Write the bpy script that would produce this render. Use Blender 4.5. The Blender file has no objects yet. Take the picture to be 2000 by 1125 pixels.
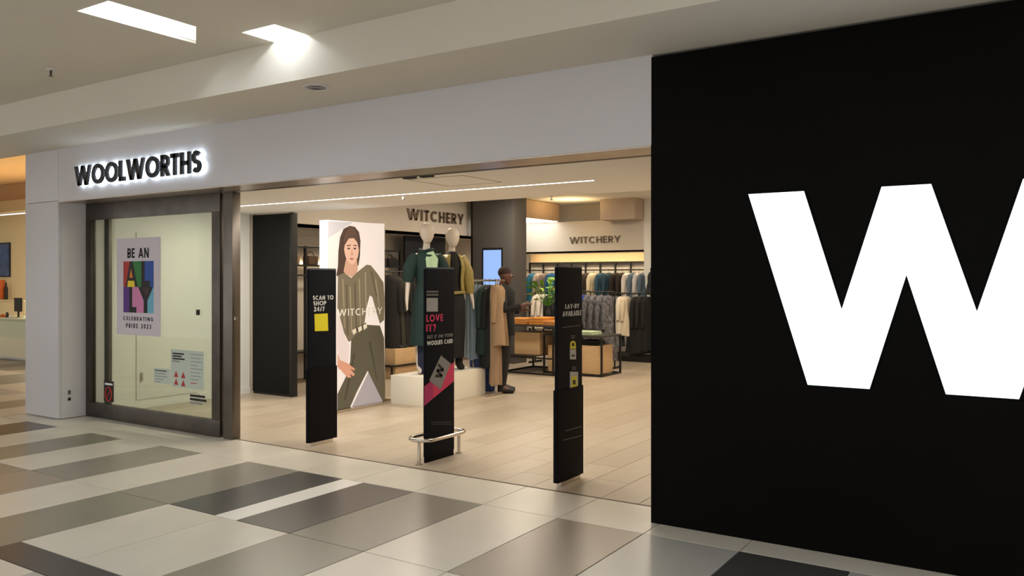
import bpy, bmesh, math, random
from mathutils import Vector

# ------------------------------------------------------------------ camera, world, exposure
SC = bpy.context.scene
COL = SC.collection
FPX, YAW, HOR, CAMZ = 1615.2, 0.57823, 544.0, 1.55
cd = bpy.data.cameras.new('camera')
cd.sensor_width = 36.0
cd.lens = FPX / 2000 * 36
cd.shift_y = -(562.5 - HOR) / 2000
cd.clip_start = 0.05
cam = bpy.data.objects.new('camera', cd)
COL.objects.link(cam)
cam.location = (0, 0, CAMZ)
cam.rotation_euler = (math.pi / 2, 0, YAW)
SC.camera = cam
SC.view_settings.view_transform = 'Standard'
SC.view_settings.look = 'None'
SC.view_settings.gamma = 1
SC.view_settings.use_curve_mapping = False
SC.view_settings.exposure = 0.38
wd = bpy.data.worlds.new('mall_ambient')
SC.world = wd
wd.use_nodes = True
wd.node_tree.nodes['Background'].inputs[0].default_value = (1.0, 0.975, 0.955, 1)
wd.node_tree.nodes['Background'].inputs[1].default_value = 0.85

def lamp(name, kind, loc, energy, color=(1, 1, 1), size=1.0, size_y=None, rot=(0, 0, 0), spot=None, blend=.5):
    l = bpy.data.lights.new(name, kind)
    l.energy = energy
    l.color = color
    if kind == 'AREA':
        if size_y:
            l.shape = 'RECTANGLE'; l.size = size; l.size_y = size_y
        else:
            l.shape = 'DISK'; l.size = size
    else:
        l.shadow_soft_size = size
    if spot:
        l.spot_size = spot; l.spot_blend = blend
    o = bpy.data.objects.new(name, l)
    o.location = loc
    o.rotation_euler = rot
    COL.objects.link(o)
    return o

WARM = (1.0, 0.86, 0.68)
# shop lighting: unseen area lamps added under the high back ceiling, and the entrance's linear lamp
for (x, y, e, s) in ((-7.6, 9.3, 75, .5), (-5.0, 9.6, 75, .5), (-7.6, 11.9, 80, .5), (-5.2, 12.2, 80, .5), (-2.6, 9.6, 60, .5), (-2.6, 12.4, 60, .5)):
    lamp('unseen_shop_light', 'AREA', (x, y, 3.04), e * .39, WARM, s)
lamp('entrance_line_light', 'AREA', (-5.95, 6.525, 2.405), 74, (1.0, .91, .78), 5.0, .05)

# ------------------------------------------------------------------ helpers
def S(r, g, b):
    f = lambda c: (c / 255 / 12.92) if c / 255 <= .04045 else ((c / 255 + .055) / 1.055) ** 2.4
    return (f(r), f(g), f(b))

CY, SY = math.cos(YAW), math.sin(YAW)
def ray(u, v):
    a = (u - 1000) / FPX; b = (HOR - v) / FPX
    return (-SY + CY * a, CY + SY * a, b)
def on_y(u, v, y):
    r = ray(u, v); t = y / r[1]
    return (r[0] * t, y, CAMZ + r[2] * t)
def on_x(u, v, x):
    r = ray(u, v); t = x / r[0]
    return (x, r[1] * t, CAMZ + r[2] * t)
def on_z(u, v, z=0):
    r = ray(u, v); t = (z - CAMZ) / r[2]
    return (r[0] * t, r[1] * t, z)

MATS = {}
def M(name, col=(.5, .5, .5), rough=.5, metal=0, spec=.5, noise=0.0, nscale=4.0, bump=0.0, bscale=60.0, emit=None, estr=0.0, stretch=(1, 1, 1)):
    if name in MATS:
        return MATS[name]
    m = bpy.data.materials.new(name)
    m.use_nodes = True
    nt = m.node_tree
    p = nt.nodes['Principled BSDF']
    p.inputs['Base Color'].default_value = (*col, 1)
    p.inputs['Roughness'].default_value = rough
    p.inputs['Metallic'].default_value = metal
    p.inputs['Specular IOR Level'].default_value = spec
    if emit:
        p.inputs['Emission Color'].default_value = (*emit, 1)
        p.inputs['Emission Strength'].default_value = estr
    if noise or bump:
        tc = nt.nodes.new('ShaderNodeTexCoord')
        mp = nt.nodes.new('ShaderNodeMapping')
        mp.inputs['Scale'].default_value = stretch
        nt.links.new(tc.outputs['Object'], mp.inputs['Vector'])
    if noise:
        n = nt.nodes.new('ShaderNodeTexNoise')
        n.inputs['Scale'].default_value = nscale
        n.inputs['Detail'].default_value = 5
        nt.links.new(mp.outputs['Vector'], n.inputs['Vector'])
        r = nt.nodes.new('ShaderNodeMapRange')
        r.inputs['From Min'].default_value = .3
        r.inputs['From Max'].default_value = .7
        r.inputs['To Min'].default_value = 1 - noise
        r.inputs['To Max'].default_value = 1 + noise
        nt.links.new(n.outputs['Fac'], r.inputs['Value'])
        x = nt.nodes.new('ShaderNodeVectorMath'); x.operation = 'SCALE'
        x.inputs[0].default_value = col
        nt.links.new(r.outputs['Result'], x.inputs['Scale'])
        nt.links.new(x.outputs['Vector'], p.inputs['Base Color'])
    if bump:
        n2 = nt.nodes.new('ShaderNodeTexNoise')
        n2.inputs['Scale'].default_value = bscale
        n2.inputs['Detail'].default_value = 4
        nt.links.new(mp.outputs['Vector'], n2.inputs['Vector'])
        b = nt.nodes.new('ShaderNodeBump')
        b.inputs['Strength'].default_value = bump
        b.inputs['Distance'].default_value = .01
        nt.links.new(n2.outputs['Fac'], b.inputs['Height'])
        nt.links.new(b.outputs['Normal'], p.inputs['Normal'])
    MATS[name] = m
    return m

def EM(name, col, strength):
    """a surface that gives off light"""
    return M(name, (0.02, 0.02, 0.02), .6, spec=.2, emit=col, estr=strength)

def glass_mat(name, tint, ior=1.45):
    m = bpy.data.materials.new(name); m.use_nodes = True
    nt = m.node_tree; nt.nodes.clear()
    out = nt.nodes.new('ShaderNodeOutputMaterial')
    mix = nt.nodes.new('ShaderNodeMixShader')
    tr = nt.nodes.new('ShaderNodeBsdfTransparent'); tr.inputs[0].default_value = (*tint, 1)
    gl = nt.nodes.new('ShaderNodeBsdfGlossy'); gl.inputs['Roughness'].default_value = .01
    lw = nt.nodes.new('ShaderNodeLayerWeight'); lw.inputs[0].default_value = .5
    pw = nt.nodes.new('ShaderNodeMath'); pw.operation = 'POWER'; pw.inputs[1].default_value = 5
    fr = nt.nodes.new('ShaderNodeMath'); fr.operation = 'MULTIPLY_ADD'; fr.inputs[1].default_value = .9; fr.inputs[2].default_value = .035
    nt.links.new(lw.outputs['Facing'], pw.inputs[0]); nt.links.new(pw.outputs[0], fr.inputs[0])
    nt.links.new(fr.outputs[0], mix.inputs[0]); nt.links.new(tr.outputs[0], mix.inputs[1]); nt.links.new(gl.outputs[0], mix.inputs[2])
    nt.links.new(mix.outputs[0], out.inputs[0])
    MATS[name] = m
    return m

class MB:
    """collects shapes into one mesh"""
    def __init__(s):
        s.v = []; s.f = []
    def add(s, vs, fs):
        k = len(s.v)
        s.v += [tuple(p) for p in vs]
        s.f += [tuple(i + k for i in q) for q in fs]
        return s
    def box(s, x0, x1, y0, y1, z0, z1):
        x0, x1 = min(x0, x1), max(x0, x1); y0, y1 = min(y0, y1), max(y0, y1); z0, z1 = min(z0, z1), max(z0, z1)
        return s.add([(x0, y0, z0), (x1, y0, z0), (x1, y1, z0), (x0, y1, z0), (x0, y0, z1), (x1, y0, z1), (x1, y1, z1), (x0, y1, z1)],
                     [(0, 3, 2, 1), (4, 5, 6, 7), (0, 1, 5, 4), (1, 2, 6, 5), (2, 3, 7, 6), (3, 0, 4, 7)])
    def prism(s, pts, off):
        """closed polygon of 3d points pushed by the vector off"""
        n = len(pts)
        q = [(p[0] + off[0], p[1] + off[1], p[2] + off[2]) for p in pts]
        return s.add(list(pts) + q, [tuple(range(n))[::-1], tuple(range(n, 2 * n))] + [(i, (i + 1) % n, n + (i + 1) % n, n + i) for i in range(n)])
    def loft(s, rings, cap=True, close=False):
        n = len(rings[0]); vs = [p for r in rings for p in r]; fs = []
        m = len(rings)
        for i in range(m if close else m - 1):
            for j in range(n):
                a = i * n + j; b = i * n + (j + 1) % n
                c = ((i + 1) % m) * n + (j + 1) % n; d = ((i + 1) % m) * n + j
                fs.append((a, b, c, d))
        if cap and not close:
            fs.append(tuple(range(n))[::-1]); fs.append(tuple(range((m - 1) * n, m * n)))
        return s.add(vs, fs)
    def tube(s, path, r, n=8, closed=False):
        rings = []
        P = [Vector(p) for p in path]
        rr = r if isinstance(r, (list, tuple)) else [r] * len(P)
        prev = None
        for i, p in enumerate(P):
            if closed:
                t = P[(i + 1) % len(P)] - P[i - 1]
            else:
                t = P[min(i + 1, len(P) - 1)] - P[max(i - 1, 0)]
            t.normalize()
            if prev is None:
                ref = Vector((0, 0, 1)) if abs(t.z) < .9 else Vector((1, 0, 0))
                a = t.cross(ref).normalized()
            else:
                a = (prev - t * prev.dot(t)).normalized()
            prev = a
            b = t.cross(a)
            rings.append([tuple(p + (a * math.cos(k * 2 * math.pi / n) + b * math.sin(k * 2 * math.pi / n)) * rr[i]) for k in range(n)])
        return s.loft(rings, cap=not closed, close=closed)
    def lathe(s, c, prof, n=16):
        rings = [[(c[0] + r * math.cos(k * 2 * math.pi / n), c[1] + r * math.sin(k * 2 * math.pi / n), c[2] + z) for k in range(n)] for r, z in prof]
        return s.loft(rings)
    def mesh(s, me, off=(0, 0, 0)):
        return s.add([tuple(v.co + Vector(off)) for v in me.vertices], [tuple(p.vertices) for p in me.polygons])

WO = {}
def tag(o, label=None, cat=None, group=None, kind=None):
    if label: o['label'] = label
    if cat: o['category'] = cat
    if group: o['group'] = group
    if kind: o['kind'] = kind
    return o

def thing(name, label, cat, loc, group=None, kind=None):
    o = bpy.data.objects.new(name, None)
    COL.objects.link(o)
    o.empty_display_size = .1
    o.location = loc
    WO[o.name] = Vector(loc)
    return tag(o, label, cat, group, kind)

def ob(name, mb, mat, parent=None, bev=0.0, seg=2, smooth=None, label=None, cat=None, group=None, kind=None):
    """link the collected shapes as ONE mesh object"""
    if parent is not None:
        o0 = WO[parent.name]
    else:
        xs = [p[0] for p in mb.v]; ys = [p[1] for p in mb.v]; zs = [p[2] for p in mb.v]
        o0 = Vector(((min(xs) + max(xs)) / 2, (min(ys) + max(ys)) / 2, min(zs)))
    me = bpy.data.meshes.new(name)
    me.from_pydata([(p[0] - o0.x, p[1] - o0.y, p[2] - o0.z) for p in mb.v], [], mb.f)
    bm = bmesh.new(); bm.from_mesh(me)
    bmesh.ops.recalc_face_normals(bm, faces=bm.faces)
    if bev:
        ed = [e for e in bm.edges if len(e.link_faces) == 2 and e.calc_face_angle(0) > .5]
        bmesh.ops.bevel(bm, geom=ed, offset=bev, segments=seg, profile=.7, affect='EDGES', clamp_overlap=True)
    bm.to_mesh(me); bm.free()
    if smooth or bev:
        for p in me.polygons: p.use_smooth = True
        me.set_sharp_from_angle(angle=smooth if isinstance(smooth, float) else .7)
    me.materials.append(mat)
    o = bpy.data.objects.new(name, me)
    COL.objects.link(o)
    if parent is not None:
        o.parent = parent
    else:
        o.location = o0
    WO[o.name] = o0
    return tag(o, label, cat, group, kind)

def struct(name, mb, mat, **k):
    return ob(name, mb, mat, kind='structure', **k)

# ---- lettering drawn with strokes (geometric sans capitals)
def arc(cx, cy, rx, ry, a0, a1, n=14):
    return [(cx + rx * math.cos(math.radians(a0 + (a1 - a0) * i / n)), cy + ry * math.sin(math.radians(a0 + (a1 - a0) * i / n))) for i in range(n + 1)]
def glyph(c, t):
    h = t / 2; T = 1 - h
    P = []; D = []
    if c == ' ': return .38, P, D
    if c == 'A': w = .82; D = [((h, 0), (w / 2, 1)), ((w - h, 0), (w / 2, 1))]; P = [[(.2 * w, .28), (.8 * w, .28)]]
    elif c in 'BPR':
        w = .6; e = w * .5
        P = [[(h, 0), (h, 1)], [(h, T)] + arc(e, .74, w - h - e, T - .74, 90, -90) + [(h, .48)]]
        P[1] = [(h, T)] + arc(e, (T + .48) / 2, w - h - e, (T - .48) / 2, 90, -90) + [(h, .48)]
        if c == 'B': P.append([(h, .48)] + arc(e, (h + .48) / 2, w - h - e, (.48 - h) / 2, 90, -90) + [(h, h)])
        if c == 'R': D = [((w - h * .7, 0), (w * .45, .5))]
    elif c == 'C': w = .82; P = [arc(w / 2 + .04, .5, w / 2 + .04 - h, .5 - h, 48, 312, 20)]
    elif c == 'D': w = .72; P = [[(h, 0), (h, 1)], [(h, T)] + arc(w * .4, .5, w * .6 - h, .5 - h, 90, -90) + [(h, h)]]
    elif c == 'E': w = .5; P = [[(h, 0), (h, 1)], [(h, T), (w, T)], [(h, .5), (w * .94, .5)], [(h, h), (w, h)]]
    elif c == 'F': w = .5; P = [[(h, 0), (h, 1)], [(h, T), (w, T)], [(h, .5), (w * .94, .5)]]
    elif c == 'G': w = .88; P = [arc(w / 2, .5, w / 2 - h, .5 - h, 50, 350, 22), [(w * .55, .46), (w - h * .5, .46)]]
    elif c == 'H': w = .7; P = [[(h, 0), (h, 1)], [(w - h, 0), (w - h, 1)], [(h, .5), (w - h, .5)]]
    elif c == 'I': w = t; P = [[(h, 0), (h, 1)]]
    elif c == 'L': w = .48; P = [[(h, 0), (h, 1)], [(h, h), (w, h)]]
    elif c == 'N': w = .75; P = [[(h, 0), (h, 1)], [(w - h, 0), (w - h, 1)]]; D = [((w - h, 0), (h, 1))]
    elif c in 'O0': w = 1.0 if c == 'O' else .62; P = [arc(w / 2, .5, w / 2 - h, .5 - h, 0, 360, 32)]
    elif c == 'S':
        w = .58; r = (.5 - h) / 2
        P = [arc(w / 2, T - r, w / 2 - h, r, 35, 270, 14) + arc(w / 2, h + r, w / 2 - h, r, 90, -145, 14)[1:]]
    elif c == 'T': w = .58; P = [[(w / 2, 0), (w / 2, 1)], [(0, T), (w, T)]]
    elif c == 'U': w = .68; P = [[(h, 1), (h, w / 2)] + arc(w / 2, w / 2, w / 2 - h, w / 2 - h, 180, 360)[1:] + [(w - h, 1)]]
    elif c == 'V': w = .8; D = [((w / 2, 0), (h, 1)), ((w / 2, 0), (w - h, 1))]
    elif c == 'W': w = 1.36; D = [((w * .29, 0), (h, 1)), ((w * .29, 0), (w / 2, 1)), ((w * .71, 0), (w / 2, 1)), ((w * .71, 0), (w - h, 1))]
    elif c == 'Y': w = .76; D = [((w / 2, .4), (h, 1)), ((w / 2, .4), (w - h, 1))]; P = [[(w / 2, 0), (w / 2, .46)]]
    elif c == '2': w = .56; P = [arc(w / 2, T - w * .45, w / 2 - h, w * .45, 165, -10, 12) + [(h, h)], [(0, h), (w, h)]]
    elif c == '3': w = .54; P = [arc(w / 2 - .04, .735 - h / 2, w / 2 - h + .02, .265 - h / 2, 140, -90, 12), arc(w / 2 - .04, .25 + h / 2, w / 2 - h + .04, .25 - h / 2, 90, -140, 12)]
    elif c == '4': w = .62; P = [[(w * .72, 0), (w * .72, 1)], [(0, .26), (w, .26)]]; D = [((h, .22), (w * .68, 1))]
    elif c == '7': w = .54; P = [[(0, T), (w, T)]]; D = [((w * .25, 0), (w - h, 1))]
    elif c == '/': w = .45; D = [((h, 0), (w - h, 1))]
    elif c == '-': w = .36; P = [[(0, .45), (w, .45)]]
    elif c == '?': w = .5; P = [arc(w / 2, T - .22, w / 2 - h, .22, 170, -60, 12) + [(w / 2, .3)], [(w / 2, 0), (w / 2, t)]]
    else: w = .5
    return w, P, D
def glyph_quads(c, t):
    w, P, D = glyph(c, t); h = t / 2; q = []
    for pl in P:
        L = []; R = []
        cl = len(pl) > 3 and abs(pl[0][0] - pl[-1][0]) + abs(pl[0][1] - pl[-1][1]) < 1e-6
        for i, p in enumerate(pl):
            a = pl[i - 1] if i else (pl[-2] if cl else p); b = pl[i + 1] if i < len(pl) - 1 else (pl[1] if cl else p)
            dx, dy = b[0] - a[0], b[1] - a[1]; l = math.hypot(dx, dy) or 1
            L.append((p[0] - dy / l * h, p[1] + dx / l * h)); R.append((p[0] + dy / l * h, p[1] - dx / l * h))
        for i in range(len(pl) - 1):
            q.append([R[i], R[i + 1], L[i + 1], L[i]])
    for a, b in D:
        k = h * math.hypot(b[0] - a[0], b[1] - a[1]) / abs(b[1] - a[1])
        q.append([(a[0] - k, a[1]), (a[0] + k, a[1]), (b[0] + k, b[1]), (b[0] - k, b[1])])
    return w, q
def layout(text, t, gap):
    x = 0; out = []
    for c in text:
        w, q = glyph_quads(c, t)
        out.append((c, x, w, q)); x += w + gap
    return out, x - gap
def text_mb(text, O, U, V, N, height, width=None, t=.17, gap=.14, depth=.0015, only=None):
    """lettering from the point O, reading along U, up along V, thickness along N"""
    lay, tot = layout(text, t, gap)
    k = (width / tot) if width else height
    O, U, V, N = Vector(O), Vector(U), Vector(V), Vector(N)
    mb = MB()
    for i, (c, x, w, q) in enumerate(lay):
        if only is not None and i != only: continue
        for quad in q:
            mb.prism([tuple(O + U * ((x + p[0]) * k) + V * (p[1] * height)) for p in quad], tuple(N * depth))
    return mb

def letters(name, txt, O, U, V, N, height, width, mat, parent, t=.17, gap=.14, depth=.0015):
    for i, c in enumerate(txt):
        if c != ' ': ob(name, text_mb(txt, O, U, V, N, height, width, t=t, gap=gap, depth=depth, only=i), mat, parent)

def skin_mesh(joints, edges, root=0, levels=2):
    """one continuous surface grown over a skeleton; joints = [(x,y,z,radius)]"""
    me = bpy.data.meshes.new('skin')
    me.from_pydata([j[:3] for j in joints], edges, [])
    o = bpy.data.objects.new('skin', me)
    COL.objects.link(o)
    m = o.modifiers.new('s', 'SKIN')
    for i, sv in enumerate(me.skin_vertices[0].data):
        r = joints[i][3]
        sv.radius = r if isinstance(r, tuple) else (r, r)
        sv.use_root = (i == root)
    s = o.modifiers.new('u', 'SUBSURF'); s.levels = levels
    dg = bpy.context.evaluated_depsgraph_get()
    ev = o.evaluated_get(dg)
    res = bpy.data.meshes.new_from_object(ev)
    mb = MB().mesh(res)
    bpy.data.objects.remove(o); bpy.data.meshes.remove(res); bpy.data.meshes.remove(me)
    return mb

# ------------------------------------------------------------------ materials
m_fascia = M('fascia_laminate', S(208, 205, 207), .42, noise=.012, nscale=1.2)
m_shopceil = M('shop_ceiling_paint', S(244, 239, 230), .85)
m_ceil = M('ceiling_paint', S(218, 211, 197), .85, noise=.012, nscale=.8)
m_white = M('white_paint', S(232, 230, 224), .7)
m_black = M('black_wall_panel', S(7, 6, 5), .6, spec=.08)
m_blackm = M('black_metal', S(22, 22, 22), .45, spec=.4)
m_char = M('charcoal_board', S(24, 25, 23), .75, spec=.2, noise=.05, nscale=30)
m_grey = M('grey_board', S(82, 79, 78), .6)
m_steel = M('brushed_steel', S(196, 184, 172), .34, metal=1, noise=.10, nscale=5, stretch=(1, 1, .6))
m_steel_d = M('dark_steel', S(92, 87, 82), .36, metal=1, noise=.16, nscale=6)
m_chrome = M('satin_chrome', S(200, 192, 182), .18, metal=1)
m_grout = M('grout', S(66, 61, 54), .8)
m_shopwall = M('shop_wall_paint', S(206, 197, 184), .75)
m_plank_g = M('plank_grout', S(120, 100, 78), .8)
m_win = glass_mat('green_tinted_glass', (.76, .80, .735))
tile = {k: M('tile_' + k, S(*c), .3, spec=.5, noise=.045, nscale=3.0, stretch=(1, .6, 1)) for k, c in dict(
    beige=(214, 208, 194), grey=(140, 134, 121), brown=(152, 141, 126), dark=(70, 68, 66), darkbrown=(86, 78, 72), white=(240, 238, 232), silver=(178, 177, 170), olive=(136, 132, 116)).items()}
plank = [M('plank_%d' % i, S(*c), .34, spec=.45, noise=.05, nscale=4, stretch=(6, .7, 1)) for i, c in enumerate(((181, 167, 147), (185, 171, 151), (178, 163, 143), (183, 169, 149), (175, 161, 141)))]

# ------------------------------------------------------------------ mall floor
def tile_obj(name, cache, x0, x1, y0, y1, mat, parent, g=.003, th=.012, ztop=0.0, bev=.0012):
    key = (round(x1 - x0, 3), round(y1 - y0, 3), mat.name)
    if key not in cache:
        w, l = (x1 - x0) / 2 - g, (y1 - y0) / 2 - g
        me = bpy.data.meshes.new(name)
        b = bev
        me.from_pydata([(-w, -l, -th), (w, -l, -th), (w, l, -th), (-w, l, -th), (-w, -l, -b), (w, -l, -b), (w, l, -b), (-w, l, -b),
                        (-w + b, -l + b, 0), (w - b, -l + b, 0), (w - b, l - b, 0), (-w + b, l - b, 0)], [],
                       [(0, 1, 5, 4), (1, 2, 6, 5), (2, 3, 7, 6), (3, 0, 4, 7), (4, 5, 9, 8), (5, 6, 10, 9), (6, 7, 11, 10), (7, 4, 8, 11), (8, 9, 10, 11)])
        me.materials.append(mat)
        cache[key] = me
    o = bpy.data.objects.new(name, cache[key])
    COL.objects.link(o)
    o.parent = parent
    p0 = WO[parent.name]
    o.location = ((x0 + x1) / 2 - p0.x, (y0 + y1) / 2 - p0.y, ztop - p0.z)
    return o

floor = struct('floor', MB().box(-30, 3.2, -3, 5.22, -.06, -.012).box(-30, -9.84, 5.22, 22, -.06, -.012), m_grout)
tag(floor, 'mall floor of beige grey and black rectangular stone tiles')
TC = {}
xe = [2.1, 1.5, .9, .3, -.3, -.895, -1.488, -2.078, -2.678, -3.272, -3.885, -4.38, -4.593, -5.075, -5.70, -6.31, -6.92, -7.53, -8.085, -8.70, -9.32, -9.92, -10.52, -11.12, -11.72, -12.32, -12.92, -13.52]
colA = ['grey', 'beige', 'grey', 'beige', 'silver', 'dark', 'silver', 'brown', 'beige', 'grey', 'darkbrown', 'white', 'dark', 'grey', 'beige', 'grey', 'beige', 'olive', 'beige', 'dark', 'beige', 'grey', 'beige', 'grey', 'beige', 'grey', 'beige']
xb = [2.1, 1.5, .9, .3, -.3, -.895, -1.488, -2.078, -2.678, -3.272, -3.885, -4.5, -5.09, -5.70, -6.31, -6.92, -7.53, -8.085, -8.70, -9.32, -9.92, -10.52, -11.12, -11.72, -12.32, -12.92, -13.52]
colB = ['beige', 'grey', 'beige', 'grey', 'beige', 'grey', 'beige', 'beige', 'beige', 'grey', 'beige', 'beige', 'olive', 'beige', 'brown', 'grey', 'beige', 'grey', 'beige', 'grey', 'beige', 'grey', 'beige', 'grey', 'beige', 'grey']
xt = [2.1, .9, -.3, -1.488, -2.078, -2.678, -3.272, -3.885, -4.49, -5.075, -5.70, -6.31, -6.92, -7.53, -8.085, -8.70, -9.32, -9.84]
for i in range(len(xe) - 1):
    tile_obj('floor_tile', TC, xe[i + 1], xe[i], 3.472, 4.645, tile[colA[i]], floor)
for i in range(len(xt) - 1):
    tile_obj('floor_tile', TC, xt[i + 1], xt[i], 4.645, 5.22, tile['beige'], floor)
for i in range(len(xb) - 1):
    y0 = 2.5 if -5.2 < xb[i + 1] < -3.2 else 2.3
    tile_obj('floor_tile', TC, xb[i + 1], xb[i], y0, 3.472, tile[colB[i]], floor)
    tile_obj('floor_tile', TC, xb[i + 1], xb[i], 1.13, 2.285 if y0 == 2.5 else 2.3, tile['beige' if i % 2 else 'silver'], floor)
    tile_obj('floor_tile', TC, xb[i + 1], xb[i], -.04, 1.13, tile['grey' if i % 3 else 'beige'], floor)
tile_obj('floor_tile', TC, -5.09, -3.885, 2.285, 2.5, tile['dark'], floor)
tile_obj('floor_tile', TC, -3.885, -3.272, 2.285, 2.5, tile['dark'], floor)
random.seed(4)
for j in range(5):
    for i in range(18):
        x1 = -9.86 - i * .6; y0 = 4.645 + j * 1.173
        if i < 6 or j > -1:
            tile_obj('floor_tile', TC, x1 - .6, x1, y0, y0 + 1.173, tile[random.choice(['beige', 'beige', 'grey', 'silver', 'darkbrown'])], floor)

struct('floor_far', MB().box(-30, -13.525, -3, 4.64, -.0119, -.001).box(-30, -20.67, 4.64, 10.5, -.0119, -.001).box(-30, -9.87, 10.52, 13.5, -.0119, -.001), tile['beige'], label='plain far stretch of the mall floor')
struct('wall_far_left', MB().box(-30.2, -30, -3, 14, 0, 4.3), m_fascia, label='pale far end wall of the mall')

# ------------------------------------------------------------------ mall ceiling with light slots
def grid_minus(mb, x0, x1, y0, y1, z0, z1, holes):
    xs = sorted({x0, x1} | {h[0] for h in holes} | {h[1] for h in holes})
    ys = sorted({y0, y1} | {h[2] for h in holes} | {h[3] for h in holes})
    for a, b in zip(xs, xs[1:]):
        for c, d in zip(ys, ys[1:]):
            if not any(h[0] - 1e-6 <= a and b <= h[1] + 1e-6 and h[2] - 1e-6 <= c and d <= h[3] + 1e-6 for h in holes):
                mb.box(a, b, c, d, z0, z1)
ZC, ZS = 3.262, 2.97
YU = 4.115
slots = [(-5.225, -4.87, 2.91, 3.79)] + [(x, x + .35, y, y + .9) for y in (1.15, -.65) for x in (-12.4, -9.8, -7.2, -4.6, -2.0, .6)]  # all but the first are unseen slots, added to brighten the mall floor
slotsB = [(-4.76, -4.42, 3.79, YU)]
mb = MB(); grid_minus(mb, -30, 3.2, -2.6, 3.79, ZC, ZC + .16, slots)
ceil = struct('ceiling', mb, m_ceil, label='flat beige plasterboard mall ceiling with recessed light slots')
mb = MB(); grid_minus(mb, -30, 3.2, 3.79, YU, ZC + .015, ZC + .16, slotsB)
struct('ceiling_strip', mb, m_ceil, label='narrow raised ceiling strip along the bulkhead')
struct('ceiling_bulkhead', MB().box(-30, 3.2, YU, YU + .06, ZS + .0, ZC + .16), m_ceil, label='vertical step of the mall ceiling lit by a slot')
struct('ceiling_soffit', MB().box(-30, 3.2, YU + .06, 4.90, ZS, ZS + .05), m_ceil, label='lower beige soffit above the shop fascia')

m_tube = EM('fluorescent_tube', (.86, .94, 1.0), 34)
m_recess = M('recess_white', S(240, 242, 244), .6)
for k, h in enumerate(slots + slotsB):
    inview = k == 0 or k == len(slots)
    lab = {0: 'long white light slot in the flat ceiling at top left', len(slots): 'short light slot throwing a bright wedge on the bulkhead'}.get(k, 'unseen light slot added to brighten the mall floor')
    t = thing('light_slot', lab, 'ceiling light', ((h[0] + h[1]) / 2, (h[2] + h[3]) / 2, ZC), None if inview else 'unseen light slots added to the mall ceiling')
    zt = ZC + .16
    e = .004
    mb = MB().box(h[0] - .02, h[1] + .02, h[2] - .02, h[3] + (.02 if k != len(slots) else 0), zt, zt + .02)
    ob('reflector', mb, m_recess, t)
    wmb = MB().box(h[0], h[0] + e, h[2], h[3], ZC + .02, zt).box(h[1] - e, h[1], h[2], h[3], ZC + .02, zt).box(h[0], h[1], h[2], h[2] + e, ZC + .02, zt)
    if k != len(slots): wmb.box(h[0], h[1], h[3] - e, h[3], ZC + .02, zt)
    ob('side_wall', wmb, m_recess, t)
    if k == 0:
        ob('added_end_wedge', MB().prism([(-5.224, 3.789, ZC), (-4.871, 3.789, ZC), (-4.871, 3.535, ZC)], (0, 0, .158)), m_ceil, t)  # wedge added to cut the bright opening short, standing in for an unlit end
    xm = (h[0] + h[1]) / 2
    ob('tube', MB().tube([(xm, h[2] + .02, ZC + .12), (xm, h[3] - (.02 if k else .2), ZC + .12)], .016, 10), m_tube if k < len(slots) else EM('bright_tube', (.88, .95, 1.0), 42), t, smooth=True)

# ceiling fittings
t = thing('ceiling_speaker', 'round grey grille set in the soffit near the light wedge', 'speaker', (-4.555, 4.33, ZS - .012))
ob('rim', MB().lathe((-4.555, 4.33, ZS - .012), [(.098, .012), (.1, .006), (.094, 0), (.086, 0), (.084, .004)], 28), m_fascia, t, smooth=True)
gr = MB()
for r in (.02, .036, .052, .068):
    gr.tube([(-4.555 + r * math.cos(a * math.pi / 10), 4.33 + r * math.sin(a * math.pi / 10), ZS - .006) for a in range(20)], .0045, 5, closed=True)
ob('grille_ring', gr, m_grey, t, smooth=True)
ob('backing', MB().lathe((-4.555, 4.33, ZS - .004), [(.084, 0), (.084, .003)], 24), M('dark_gauze', S(96, 92, 84), .8), t)
t = thing('sprinkler', 'small pendant sprinkler under the flat ceiling at upper left', 'sprinkler', (-6.85, 3.60, ZC - .06))
ob('escutcheon', MB().lathe((-6.85, 3.60, ZC - .01), [(.035, .01), (.03, 0), (.012, 0)], 16), m_fascia, t, smooth=True)
ob('stem', MB().lathe((-6.85, 3.60, ZC - .05), [(.009, .045), (.009, 0)], 8), m_steel_d, t)
ob('deflector', MB().lathe((-6.85, 3.60, ZC - .06), [(.016, .004), (.016, 0)], 12), m_steel_d, t)

# ------------------------------------------------------------------ facade
YF, YD = 4.88, 5.21
wf = thing('wall_fascia', 'pale grey laminate fascia band above the shop entrance', None, (-6, YF, 2.4), kind='structure')
ob('panel', MB().box(-9.83, -9.135, YF, 5.16, 2.405, ZS), m_fascia, wf, bev=.002)
ob('panel', MB().box(-9.131, -2.125, YF, 5.16, 2.397, ZS), m_fascia, wf, bev=.002)
wp = thing('wall_pillar', 'pale grey clad pillar left of the glass door', None, (-9.5, YF, 0), kind='structure')
ob('front_panel', MB().box(-9.83, -9.135, YF, YF + .03, .012, 2.40), m_fascia, wp, bev=.002)
ob('side_panel', MB().box(-9.16, -9.13, YF + .032, 5.42, .006, 2.396), m_fascia, wp, bev=.002)
ob('core', MB().box(-9.8, -9.17, YF + .032, 7.4, 0, 2.9), m_fascia, wp)
t = thing('wall_socket', 'small socket plate low on the pillar side', 'socket', (-9.13, 5.0, .2))
ob('plate', MB().box(-9.131, -9.124, 4.975, 5.02, .19, .245), m_fascia, t, bev=.002)
ob('insert', MB().box(-9.125, -9.121, 4.982, 5.013, .197, .23), m_blackm, t)
ob('switch', MB().box(-9.131, -9.122, 4.985, 5.012, .265, .31), m_grey, t, bev=.002)

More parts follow.
